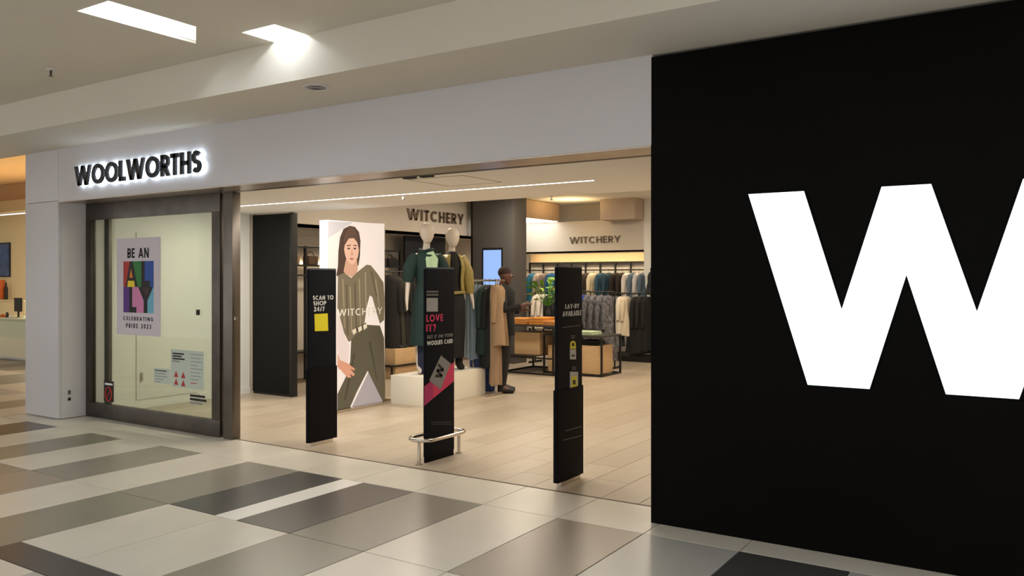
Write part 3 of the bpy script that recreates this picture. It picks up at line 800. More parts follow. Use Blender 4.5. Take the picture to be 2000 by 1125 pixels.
# ------------------------------------------------------------------ plinth and mannequins
ob('plinth', MB().box(-6.88, -6.352, 7.785, 9.08, 0, .352), M('plinth_white', S(236, 230, 216), .5), bev=.004, label='low white plinth under the two mannequins', cat='plinth')

m_mann = M('mannequin_skin', S(204, 194, 182), .45)
def egg(c, rx, ry, h, n=18, m=12, front=(0, -1), chin=.72):
    """head: egg narrowing to the chin, slightly flat face"""
    rings = []
    for i in range(1, m):
        a = math.pi * i / m
        z = c[2] - h / 2 * math.cos(a)
        k = math.sin(a) ** .82
        low = max(0, math.cos(a))            # 1 at the chin
        ring = []
        for j in range(n):
            b = 2 * math.pi * j / n
            x, y = math.cos(b) * rx * k * (1 - (1 - chin) * low), math.sin(b) * ry * k * (1 - .25 * low)
            sh = low * .025
            ring.append((c[0] + x + front[0] * sh, c[1] + y + front[1] * sh, z))
        rings.append(ring)
    return MB().loft(rings)
def ellipse_loft(secs, n=20, ripple=0, rf=7, cap=True):
    """secs: (cx, cy, z, rx, ry)"""
    rings = []
    for i, (cx, cy, z, rx, ry) in enumerate(secs):
        rp = ripple * i / max(1, len(secs) - 1)
        rings.append([(cx + rx * (1 + rp * math.sin(rf * 2 * math.pi * j / n)) * math.cos(2 * math.pi * j / n), cy + ry * (1 + rp * math.sin(rf * 2 * math.pi * j / n)) * math.sin(2 * math.pi * j / n), z) for j in range(n)])
    return MB().loft(rings, cap=cap)

def mannequin_body(x, y, zb, tall, lean):
    k = tall / 1.86
    Z = lambda z: zb + z * k
    fx, fy = .83, -.55     # facing roughly the entrance
    sx, sy = .55, .83      # sideways
    J = []
    def j(side, fwd, z, r): J.append((x + sx * side + fx * fwd, y + sy * side + fy * fwd, Z(z), r)); return len(J) - 1
    pel = j(0, 0, 1.0, (.125, .10)); wai = j(0, .0, 1.15, (.10, .08)); che = j(0, .0, 1.38, (.125, .095)); nb = j(0, -.01, 1.53, (.055, .05)); nt = j(0, .01, 1.63, (.043, .043)); hd = j(0, .015, 1.68, (.05, .05))
    E = [(pel, wai), (wai, che), (che, nb), (nb, nt), (nt, hd)]
    for s in (-1, 1):
        sh = j(s * .165, -.0, 1.46, .05); el = j(s * .235, -.01, 1.18, .036); wr = j(s * .27, .05, .93, .024); ha = j(s * .275, .07, .86, (.026, .016)); fi = j(s * .275, .085, .79, (.018, .010))
        E += [(che, sh), (sh, el), (el, wr), (wr, ha), (ha, fi)]
        hp = j(s * .09, 0, .92, .09); kn = j(s * .095, .02 * s * lean, .50, .055); an = j(s * .10, -.01, .09, .034); to = j(s * .115, .11, .03, (.035, .024))
        E += [(pel, hp), (hp, kn), (kn, an), (an, to)]
    return skin_mesh(J, E, 0, 2), (x + fx * .02, y + fy * .02), Z

GREEN = M('dress_green', S(15, 46, 43), .8, noise=.12, nscale=14, bump=.25, bscale=18)
MINT = M('mint_lining', S(176, 206, 170), .7, noise=.12, nscale=20)
NAVY = M('navy_denim', S(26, 34, 62), .85, noise=.15, nscale=30)
BLK = M('black_cloth', S(17, 16, 17), .85, noise=.2, nscale=12, bump=.25, bscale=20)
OCH = M('ochre_satin', S(142, 126, 68), .5, noise=.15, nscale=12, bump=.3, bscale=14)
def mann_group(label, x, y, tall, lean):
    zb = .352
    t = thing('mannequin', label, 'mannequin', (x, y, zb), 'mannequins on the white plinth')
    body, (hx_, hy_), Z = mannequin_body(x, y, zb, tall, lean)
    k = tall / 1.86
    head = egg((hx_, hy_, Z(1.745)), .088, .102, .262 * k, front=(.83, -.55))
    n0 = len(body.v)
    body.add(head.v, head.f)
    ob('body', body, m_mann, t, smooth=1.2)
    return t, Z, k
mx, my = -6.60, 8.14
t, Z, k = mann_group('white mannequin in a dark green shirt dress on the plinth', mx, my, 1.885, 1)
fx, fy, sx, sy = .83, -.55, .55, .83
ob('dress', ellipse_loft([(mx, my, Z(1.52), .085, .075), (mx, my, Z(1.47), .15, .16), (mx, my, Z(1.36), .155, .165), (mx, my, Z(1.14), .13, .13), (mx, my, Z(1.10), .128, .128), (mx, my, Z(.98), .155, .16), (mx, my, Z(.7), .18, .185), (mx, my, Z(.36), .20, .205)], 28, .06, 7, cap=False), GREEN, t, smooth=1.2)
for s in (-1, 1):
    a = Vector((mx + sx * s * .13, my + sy * s * .13, Z(1.47))); b = Vector((mx + sx * s * .215, my + sy * s * .215, Z(1.32))); c = Vector((mx + sx * s * .235, my + sy * s * .235, Z(1.14)))
    ob('sleeve', MB().tube([a, a.lerp(b, .5), b, b.lerp(c, .6), c], [.065, .085, .088, .078, .058], 14), GREEN, t, smooth=1.2)
ob('collar', MB().tube([(mx + .085 * math.cos(q * math.pi / 7), my + .08 * math.sin(q * math.pi / 7), Z(1.53) + .012 * math.sin(q)) for q in range(14)], .02, 7, closed=True), GREEN, t, smooth=True)
o = Vector((mx, my, 0)); F = Vector((fx, fy, 0)); Sd = Vector((sx, sy, 0))
def front_panel(name, pts, mat, off):
    q = [tuple(o + Sd * a + F * off_ + Vector((0, 0, Z(z)))) for a, z, off_ in pts]
    return ob(name, MB().prism(q, tuple(F * .012)), mat, t)
front_panel('scarf', [(-.03, 1.50, .115), (.05, 1.52, .115), (.10, 1.42, .155), (.08, 1.26, .165), (.02, 1.22, .165), (-.05, 1.30, .165), (-.06, 1.42, .155)], MINT, 0)
ob('trousers', ellipse_loft([(mx, my, Z(.42), .12, .13), (mx, my, Z(.2), .11, .125), (mx, my, Z(.02), .105, .12)], 18), NAVY, t, smooth=1.2)
mx, my = -6.64, 8.72
t, Z, k = mann_group('white mannequin in an ochre jacket and black trousers on the plinth', mx, my, 1.852, -1)
o = Vector((mx, my, 0))
ob('top', ellipse_loft([(mx, my, Z(1.56), .06, .06), (mx, my, Z(1.50), .11, .12), (mx, my, Z(1.40), .15, .16), (mx, my, Z(1.15), .128, .13), (mx, my, Z(1.0), .15, .155)], 22), BLK, t, smooth=1.2)
for s in (-1, 1):
    a = Vector((mx + sx * s * .12, my + sy * s * .12, Z(1.49))); b = Vector((mx + sx * s * .22, my + sy * s * .22, Z(1.28))); c = Vector((mx + sx * s * .25 + fx * .02, my + sy * s * .25 + fy * .02, Z(1.0)))
    ob('sleeve', MB().tube([a, a.lerp(b, .5), b, b.lerp(c, .6), c], [.07, .085, .08, .07, .05], 14), OCH, t, smooth=1.2)
for s in (-1, 1):
    q = []
    for i in range(7):
        z = 1.52 - i * .085; r = (.115, .165, .18, .17, .165, .17, .18)[i]
        row = []
        for a in range(7):
            an = s * (math.radians(28) + math.radians(150) * a / 6)
            row.append(tuple(o + F * (r * math.cos(an)) + Sd * (r * math.sin(an)) + Vector((0, 0, Z(z)))))
        q.append(row)
    m = MB(); vs = [p for r in q for p in r]; fs = [(i * 7 + a, i * 7 + a + 1, (i + 1) * 7 + a + 1, (i + 1) * 7 + a) for i in range(6) for a in range(6)]
    m.add(vs, fs)
    jk = ob('jacket_front', m, OCH, t, smooth=1.2)
    md = jk.modifiers.new('cloth_thickness', 'SOLIDIFY'); md.thickness = .012
ob('belt_scarf', MB().tube([(mx + .17 * math.cos(q * math.pi / 8), my + .17 * math.sin(q * math.pi / 8), Z(1.0) + .02 * math.cos(q * math.pi / 8)) for q in range(16)], .022, 7, closed=True), OCH, t, smooth=True)
ob('trousers', ellipse_loft([(mx, my, Z(1.02), .15, .155), (mx, my, Z(.9), .18, .18), (mx, my, Z(.6), .175, .19), (mx, my, Z(.3), .15, .2), (mx, my, Z(.16), .14, .2)], 24, .05, 5), BLK, t, smooth=1.2)
for s in (-1, 1):
    p = o + Sd * (.1 * s)
    ob('boot', MB().tube([p + Vector((0, 0, Z(.2))), p + Vector((0, 0, Z(.08))), p + F * .05 + Vector((0, 0, Z(.045))), p + F * .14 + Vector((0, 0, Z(.035)))], [.05, .052, .05, .03], 10), BLK, t, smooth=1.2)

# ------------------------------------------------------------------ garments on rails
GM = {}
def cloth(col, rough=.85):
    if col not in GM:
        GM[col] = M('cloth_%d_%d_%d' % col, S(*col), rough, noise=.14, nscale=10, bump=.35, bscale=14, stretch=(1, 1, .25))
    return GM[col]
grand = random.Random(5)
m_leafprint = M('leaf_print_cloth', S(96, 94, 98), .85, noise=.75, nscale=16, bump=.3, bscale=14)
def garment(name, label, cat, x, y, zr, width, length, col, yaw, group, thick=.07, sleeves=True, trousers=False, hanger=True, flare=1.1):
    """hangs from a rail at height zr; yaw = direction of the shoulder line"""
    t = thing(name, label, cat, (x, y, zr - length - .06), group)
    ux, uy = math.cos(yaw), math.sin(yaw); nx_, ny_ = -uy, ux
    def pt(a, b, z): return (x + ux * a + nx_ * b, y + uy * a + ny_ * b, z)
    mat = m_leafprint if 'patterned dress' in label else cloth(col)
    ph = grand.random() * 6
    n = 24
    if trousers:
        secs = [(0, width * .42, thick * .45), (.1, width * .5, thick * .6), (.5, width * .5, thick * .55), (1, width * .46 * flare, thick * .6)]
    else:
        secs = [(0, width * .14, thick * .4), (.035, width * .36, thick * .6), (.09, width * .5, thick * .75), (.35, width * .46, thick * .8), (.6, width * .46 * (1 + flare) / 2, thick), (.85, width * .48 * flare, thick * 1.1), (1, width * .49 * flare, thick * 1.15)]
    rings = []
    for fz, a, b in secs:
        z = zr - .06 - fz * length
        ring = []
        for j in range(n):
            an = 2 * math.pi * j / n
            ca, sa = math.cos(an), math.sin(an)
            ex = abs(ca) ** .8 * (1 if ca >= 0 else -1); ey = abs(sa) ** .6 * (1 if sa >= 0 else -1)
            rip = 1 + .35 * fz * math.sin(5 * an + ph) + .2 * fz * math.sin(9 * an + ph * 2)
            ring.append(pt(a * ex * (1 + .03 * fz * math.sin(4 * an + ph)), b * ey * rip, z - .012 * fz * math.sin(3 * an + ph)))
        rings.append(ring)
    ob('fabric', MB().loft(rings), mat, t, smooth=1.2)
    if sleeves:
        for s in (-1, 1):
            a = width * .46 * s
            ob('sleeve', MB().tube([pt(a * .9, 0, zr - .06 - .08 * length), pt(a * 1.06, .01, zr - .06 - .22 * length), pt(a * 1.12, .02, zr - .06 - min(.62, .58 / length) * length)], [.045, .052, .036], 10), mat, t, smooth=1.2)
    if hanger:
        hk = MB().tube([pt(-width * .38, 0, zr - .115), pt(0, 0, zr - .055), pt(width * .38, 0, zr - .115)], .008, 6)
        hk.tube([pt(0, 0, zr - .06), pt(0, 0, zr - .02), pt(0, .012, zr + .005), pt(0, 0, zr + .022), pt(0, -.012, zr + .012)], .003, 5)
        ob('hanger', hk, m_chrome, t)
    return t

def rail_rack(label, x0, y0, x1, y1, zr, group=None, feet=True, mat=None, ins=0.0):
    t = thing('clothes_rack', label, 'clothes rack', ((x0 + x1) / 2, (y0 + y1) / 2, 0), group)
    mt = mat or m_blackm
    ob('rail', MB().tube([(x0, y0, zr), (x1, y1, zr)], .012, 8), mt, t, smooth=True)
    d = Vector((x1 - x0, y1 - y0, 0)).normalized(); nrm = Vector((-d.y, d.x, 0))
    for (x, y) in ((x0 + (x1 - x0) * ins, y0 + (y1 - y0) * ins), (x1 - (x1 - x0) * ins, y1 - (y1 - y0) * ins)):
        ob('upright', MB().tube([(x, y, .02), (x, y, zr)], .013, 8), mt, t, smooth=True)
        if feet:
            a = Vector((x, y, .02))
            ob('foot', MB().tube([a - nrm * .22, a + nrm * .22], .018, 6), mt, t)
    return t

# rack beside the plinth
t = rail_rack('steel rack behind the plinth holding blue, green and beige pieces', -6.70, 9.12, -6.07, 9.12, 1.525, mat=m_chrome, ins=.2)
RG = 'clothes on the rack behind the plinth'
for (x, w, L, c, nm, lb, tr, sl) in (
    (-6.60, .26, .98, (140, 156, 168), 'jeans', 'pale blue-grey long trousers on the rack behind the plinth', True, False),
    (-6.53, .26, 1.0, (116, 132, 144), 'jeans', 'darker blue-grey trousers next to the pale pair behind the plinth', True, False),
    (-6.385, .26, .92, (26, 46, 44), 'shirt', 'dark bottle green shirt hanging left of the beige coat', False, True),
    (-6.315, .22, 1.1, (16, 20, 22), 'coat', 'black coat hanging between green shirt and beige coat', False, True),
    (-6.215, .20, 1.33, (150, 124, 98), 'trousers', 'long beige trousers hanging below the beige coat', True, False),
    (-6.165, .20, .80, (156, 128, 98), 'coat', 'beige knitted coat at the right end of the plinth rack', False, True)):
    garment(nm, lb, 'clothing', x, 9.12, 1.525, w, L, c, math.radians(93), RG, trousers=tr, sleeves=sl, thick=.09)
ob('denim_stack', MB().box(-6.78, -6.42, 9.30, 9.42, .0, .50), cloth((42, 62, 112)), bev=.03, seg=3, label='blue denim bundle behind the plinth', cat='clothing')

# left wall display
t = thing('wall_shelf', 'black framed shelving on the left wall near the lightbox', 'shelf', (-9.6, 9.6, 0))
for y in (8.0, 8.9, 9.8, 10.5, 11.1):
    ob('upright', MB().box(-9.62, -9.58, y - .015, y + .015, 0, 2.05), m_blackm, t)
for z in (.42, 1.60, 1.75, 2.03):
    ob('shelf_board' if z != 1.60 else 'rail', MB().box(-9.85 if z != 1.6 else -9.61, -9.57, 8.0, 11.12, z - .012, z + .012), m_blackm, t)
ob('light_strip', MB().box(-9.88, -9.86, 8.0, 11.12, 1.78, 1.81), EM('shelf_led', (1, .8, .5), 5), t)
bag_c = [(60, 42, 34), (30, 28, 28), (150, 128, 100), (92, 70, 52), (40, 40, 44), (176, 150, 118)]
for i, y in enumerate((8.15, 8.45, 8.72, 9.1, 10.05, 10.35, 10.7, 10.95)):
    t = thing('handbag', ('brown handbag left of the lightbox, first on the shelf', 'black handbag second on the shelf left of the lightbox', 'sand handbag behind the lightbox on the shelf', 'umber handbag behind the lightbox', 'black handbag right of the lightbox on the shelf', 'pale tan handbag right of the lightbox', 'brown handbag behind the green mannequin', 'black handbag behind the ochre mannequin')[i], 'handbag', (-9.7, y, 1.763), 'handbags on the left wall shelf')
    m = cloth(bag_c[i % 6])
    ob('body', MB().box(-9.77, -9.63, y - .1, y + .1, 1.763, 1.90), m, t, bev=.02)
    ob('handle', MB().tube([(-9.7, y + .07 * math.cos(a * math.pi / 8), 1.895 + .075 * math.sin(a * math.pi / 8)) for a in range(9)], .006, 5), m, t)
rail_rack('black rack before the left wall with black and rust clothes', -8.8, 9.75, -8.8, 10.75, 1.66)
LG = 'clothes on the rack before the left wall'
for i, (y, L, c, lb) in enumerate((
    (9.84, 1.15, (20, 19, 18), 'black long coat nearest the lightbox on the left rack'),
    (9.96, 1.12, (46, 46, 36), 'dark olive coat second from the lightbox'),
    (10.08, 1.2, (15, 14, 14), 'plain black dress between the olive and the black coats'),
    (10.20, 1.15, (24, 22, 20), 'soft black coat third from the rust jacket'),
    (10.32, 1.18, (14, 13, 13), 'black coat right beside the rust jacket'),
    (10.46, .92, (150, 78, 36), 'rust brown jacket at the end of the left rack'))):
    garment('coat' if i != 5 else 'jacket', lb, 'clothing', -8.8, y, 1.66, .46, L, c, math.radians(18), LG, thick=.1)
m_wood = M('pale_wood', S(206, 172, 128), .5, noise=.08, nscale=6, stretch=(1, 1, 8), bump=.05, bscale=30)
m_wood2 = M('pale_wood_inside', S(176, 140, 98), .6)
def crate(label, x0, x1, y0, y1, z0, z1, group=None):
    t = thing('display_crate', label, 'crate', ((x0 + x1) / 2, (y0 + y1) / 2, z0), group)
    e = .018
    for n, b in (('front', (x0, x1, y0, y0 + e, z0, z1)), ('back', (x0, x1, y1 - e, y1, z0, z1)), ('side', (x0, x0 + e, y0 + e, y1 - e, z0, z1)), ('side', (x1 - e, x1, y0 + e, y1 - e, z0, z1)), ('bottom', (x0 + e, x1 - e, y0 + e, y1 - e, z0, z0 + e)), ('lid', (x0 + e, x1 - e, y0 + e, y1 - e, z1 - e, z1 - .004))):
        ob(n, MB().box(*b), m_wood, t, bev=.002)
    return t
crate('pale wood crate under the black coats, upper one', -8.95, -8.5, 9.72, 10.38, .21, .46, 'pale wood crates')
t = thing('low_shelf', 'black low shelf under the wooden crate beside the lightbox', 'shelf', (-8.72, 10.1, 0))
ob('board', MB().box(-9.0, -8.46, 9.6, 10.75, .185, .21), m_blackm, t)
for a in (-8.98, -8.48):
    for b in (9.62, 10.73):
        ob('leg', MB().box(a - .012, a + .012, b - .012, b + .012, 0, .185), m_blackm, t)
crate('pale wood crate on the floor under the low black shelf', -8.95, -8.5, 9.72, 10.4, 0.0, .18, 'pale wood crates')
t = thing('shoe_pair', 'dark shoes standing on the upper wooden crate', 'shoes', (-8.62, 9.98, .46))
for dy in (-.06, .05):
    ob('shoe', MB().tube([(-8.74, 9.98 + dy, .50), (-8.66, 9.98 + dy, .495), (-8.58, 9.98 + dy, .48), (-8.52, 9.98 + dy, .475)], [.03, .036, .03, .015], 8), cloth((52, 56, 58)), t, smooth=True)

# ------------------------------------------------------------------ tables with folded clothes
def metal_table(label, x0, x1, y0, y1, zt, shelf=None):
    t = thing('display_table', label, 'table', ((x0 + x1) / 2, (y0 + y1) / 2, 0), 'black metal display tables')
    ob('tabletop', MB().box(x0, x1, y0, y1, zt - .028, zt), M('table_top', S(58, 54, 50), .4), t, bev=.003)
    for x in (x0 + .015, x1 - .015):
        for y in (y0 + .015, y1 - .015):
            ob('leg', MB().box(x - .014, x + .014, y - .014, y + .014, 0, zt - .028), m_blackm, t)
    for z in ([.014] + ([shelf] if shelf else [])):
        for y in (y0 + .015, y1 - .015):
            ob('stretcher', MB().box(x0 + .03, x1 - .03, y - .012, y + .012, z - .012, z + .012), m_blackm, t)
        for x in ((x0 + .015, x1 - .015) if z < .1 else (x0 + .015,)):
            ob('stretcher', MB().box(x - .012, x + .012, y0 + .03, y1 - .03, z - .012, z + .012), m_blackm, t)
    if shelf:
        ob('lower_shelf', MB().box(x0 + .03, x1 - .40, y0 + .03, y1 - .03, shelf + .013, shelf + .025), m_blackm, t)
    return t
metal_table('black metal table carrying the folded tan trousers', -7.62, -6.62, 11.35, 12.35, .80, .27)
metal_table('lower black metal table carrying mint green folds', -6.98, -5.90, 11.62, 12.62 - .3, .645)
crate('pale wood crate on the lower shelf of the tan trousers table', -7.52, -7.03, 11.6, 12.2, .296, .66, 'pale wood crates')
crate('pale wood crate under the mint table, left of the right pedestal', -6.93, -6.52, 11.70, 12.2, .03, .46, 'pale wood crates')
crate('pale wood crate under the mint table, right of the right pedestal', -6.44, -6.0, 11.70, 12.2, .03, .48, 'pale wood crates')
def folded(label, x, y, z, w, l, h, col, group, rot=0, layers=3):
    t = thing('folded_clothes', label, 'clothing', (x, y, z), group)
    for i in range(layers):
        k = 1 - .05 * i
        ob('fold', MB().box(x - w / 2 * k, x + w / 2 * k, y - l / 2, y + l / 2 * k, z + h / layers * i, z + h / layers * (i + 1) - .001), cloth(col), t, bev=h / layers * .42, seg=3)
    return t
folded('folded tan trousers pile at the left end of the table', -7.36, 11.6, .80, .40, .42, .10, (196, 134, 66), 'tan folds on the black table')
folded('folded orange trousers pile in the middle of the table', -6.98, 11.62, .80, .28, .42, .12, (206, 138, 60), 'tan folds on the black table')
folded('folded tan trousers hanging low at the right table edge', -6.74, 11.6, .80, .2, .4, .065, (186, 128, 70), 'tan folds on the black table')
folded('folded mint green knit on the lower table', -6.28, 11.85, .645, .36, .34, .06, (176, 194, 158), 'mint folds on the lower table', layers=2)
folded('folded grey-white knit left of the mint fold', -6.62, 11.85, .645, .26, .3, .04, (200, 200, 190), 'mint folds on the lower table', layers=2)
folded('dark folded pile on the crate under the mint table', -6.22, 11.92, .48, .3, .3, .08, (34, 32, 32), 'mint folds on the lower table', layers=2)

# potted plant on the table
t = thing('potted_plant', 'green leafy plant in a dark vase behind the tan folds', 'plant', (-7.2, 12.15, .80))
ob('vase', MB().lathe((-7.2, 12.15, .80), [(.06, 0), (.085, .08), (.08, .18), (.05, .25), (.055, .28)], 16), m_blackm, t, smooth=True)
rp = random.Random(3)
leafm = [M('leaf_%d' % i, S(*c), .5) for i, c in enumerate(((120, 165, 40), (84, 140, 40), (165, 195, 60)))]
for i in range(34):
    a = rp.random() * 2 * math.pi; reach = .14 + rp.random() * .36; top = .14 + rp.random() * .42
    p0 = Vector((-7.2, 12.15, 1.06)); dirv = Vector((math.cos(a), math.sin(a), 0))
    p1 = p0 + dirv * reach * .5 + Vector((0, 0, top * .8)); p2 = p0 + dirv * reach + Vector((0, 0, top * (.75 + .3 * rp.random())))
    side = Vector((-math.sin(a), math.cos(a), .3)) * .05
    m = MB().tube([p0, p0.lerp(p1, .6), p1], .004, 4)
    st = ob('stem', m, leafm[1], t)
    pm_ = p1.lerp(p2, .5) + Vector((0, 0, .03))
    ob('leaf', MB().add([tuple(p1), tuple(pm_ + side), tuple(p2), tuple(pm_ - side), tuple(pm_ + Vector((0, 0, -.01)))], [(0, 1, 4), (1, 2, 4), (2, 3, 4), (3, 0, 4)]), leafm[i % 3], st)
t = thing('price_card', 'small red card standing right of the plant', 'card', (-6.75, 12.2, .80))
ob('stand', MB().tube([(-6.75, 12.2, .8), (-6.75, 12.2, 1.42)], .006, 6), m_blackm, t)
ob('card', MB().box(-6.81, -6.69, 12.195, 12.205, 1.42, 1.55), M('card_red', S(206, 62, 48), .5), t)

# rack behind the table
rail_rack('low black rack behind the plant with blue and white tops', -8.0, 13.05, -6.85, 13.05, 1.32)
for i, (x, c, lb) in enumerate(((-7.92, (214, 204, 188), 'cream top at the left end of the low rack'), (-7.80, (224, 214, 200), 'white top second on the low rack'), (-7.66, (28, 30, 44), 'navy top third on the low rack'), (-7.50, (30, 28, 30), 'black top behind the plant'), (-7.36, (26, 84, 120), 'teal blue top behind the plant'), (-7.20, (24, 70, 130), 'bright blue top right of the plant'), (-7.06, (22, 22, 26), 'black top left of the right pedestal'), (-6.93, (156, 176, 204), 'pale blue top beside the right pedestal'))):
    garment('hanging_top', lb, 'clothing', x, 13.05, 1.32, .40, .62, c, math.radians(92), 'tops on the low rack behind the plant', thick=.1, sleeves=True)

# patterned dresses right of the pedestal
rail_rack('black rack of long patterned dresses right of the right pedestal', -6.96, 12.85, -6.28, 12.85, 1.32)
for i, (x, L, c, lb) in enumerate(((-6.80, .8, (28, 62, 150), 'bright blue dress partly behind the right pedestal'), (-6.66, 1.12, (152, 146, 146), 'light grey patterned dress beside the right pedestal'), (-6.50, 1.15, (96, 96, 104), 'mid grey patterned dress second on its rack'), (-6.34, 1.18, (70, 70, 78), 'dark grey patterned dress third on its rack'), (-6.18, 1.12, (112, 112, 118), 'grey patterned dress fourth on its rack'))):
    garment('long_dress', lb, 'clothing', -6.86 + (x + 6.80) * .8 - .04, 12.85, 1.32, .30, L, c, math.radians(92), 'patterned dresses right of the pedestal', thick=.11)

# back wall: platform, rails, clothes
struct('trim_platform', MB().box(-7.2, XR, 14.12, 15.0, 0, .10), m_blackm, label='low black platform along the back wall')
t = thing('wall_rail', 'black wall rail frame under the back bulkhead', 'shelf', (-7.9, 14.95, 1.2))
for i in range(9):
    x = -9.3 + i * .335
    ob('upright', MB().box(x - .016, x + .016, 14.93, 14.962, .1, 1.885), m_blackm, t)
ob('top_rail', MB().box(-9.3, -6.55, 14.925, 14.965, 1.865, 1.89), m_blackm, t)
ob('hang_rail', MB().tube([(-9.3, 14.75, 1.72), (-6.5, 14.75, 1.72)], .012, 8), m_blackm, t)
for i in range(5):
    x = -9.3 + i * .7
    ob('bracket', MB().box(x - .01, x + .01, 14.74, 14.93, 1.71, 1.73), m_blackm, t)
lamp('back_display_light', 'AREA', (-7.9, 14.66, 2.05), 9, (1, .80, .52), 2.6, .04, rot=(math.radians(35), 0, 0))
bc = [(-9.22, (140, 122, 108), 'taupe top beside the grey portal column'), (-9.08, (30, 96, 116), 'teal top right of the taupe one'), (-8.94, (168, 150, 134), 'beige top left of the plant'), (-8.80, (120, 106, 96), 'brown-grey top left of the plant'), (-8.64, (24, 72, 110), 'deep blue top above the plant'), (-8.50, (28, 88, 120), 'petrol blue top above the plant'), (-8.34, (40, 36, 34), 'charcoal top above the red card'), (-8.18, (52, 46, 42), 'brown-black top above the red card'),
      (-8.02, (36, 32, 30), 'black top just left of the right pedestal'), (-7.84, (60, 52, 46), 'dark brown top behind the right pedestal'), (-7.68, (224, 206, 172), 'cream top just right of the right pedestal'), (-7.50, (44, 78, 96), 'petrol patterned top on the back rail'), (-7.34, (38, 64, 80), 'darker petrol top on the back rail'), (-7.18, (34, 26, 22), 'black-brown top on the back rail'), (-7.04, (40, 30, 26), 'dark brown top on the back rail'), (-6.92, (214, 206, 198), 'white top right of the dark brown one'), (-6.80, (92, 108, 124), 'slate blue top on the back rail'), (-6.69, (196, 192, 190), 'pale grey top on the back rail'), (-6.58, (84, 100, 114), 'blue-grey top at the right end of the back rail')]
for x, c, lb in bc:
    garment('hanging_top', lb, 'clothing', x, 14.75, 1.72, .40, .66, c, math.radians(92), 'tops on the back wall rail', thick=.1)
rail_rack('black rack on the platform at the far right of the shop', -7.05, 14.3, -5.9, 14.3, 1.27)
for x, L, c, lb, nm in ((-6.96, .95, (110, 116, 120), 'grey dress left of the white blouse', 'long_dress'), (-6.84, .72, (232, 222, 204), 'bright white blouse at the far right rack', 'blouse'), (-6.75, .74, (222, 206, 180), 'cream blouse right of the bright white one', 'blouse'), (-6.55, 1.05, (20, 18, 18), 'black coat right of the cream blouse', 'coat'), (-6.45, 1.05, (26, 24, 24), 'second black coat at the far right rack', 'coat'), (-6.33, 1.0, (18, 17, 18), 'black coat nearest the black wall', 'coat')):
    garment(nm, lb, 'clothing', x, 14.3, 1.27, .30, L, c, math.radians(92), 'clothes on the far right rack', thick=.11)
t = rail_rack('black rack post line above the far right rack', -6.3, 14.42, -5.6, 14.42, 1.74)
for x, c, lb in ((-6.22, (30, 32, 36), 'dark top at the upper far right'), (-6.08, (226, 220, 212), 'white top at the edge of the black wall'), (-5.94, (220, 214, 206), 'white top mostly behind the black wall')):
    garment('hanging_top', lb, 'clothing', x, 14.42, 1.74, .42, .42, c, math.radians(92), 'tops at the upper far right', thick=.1)

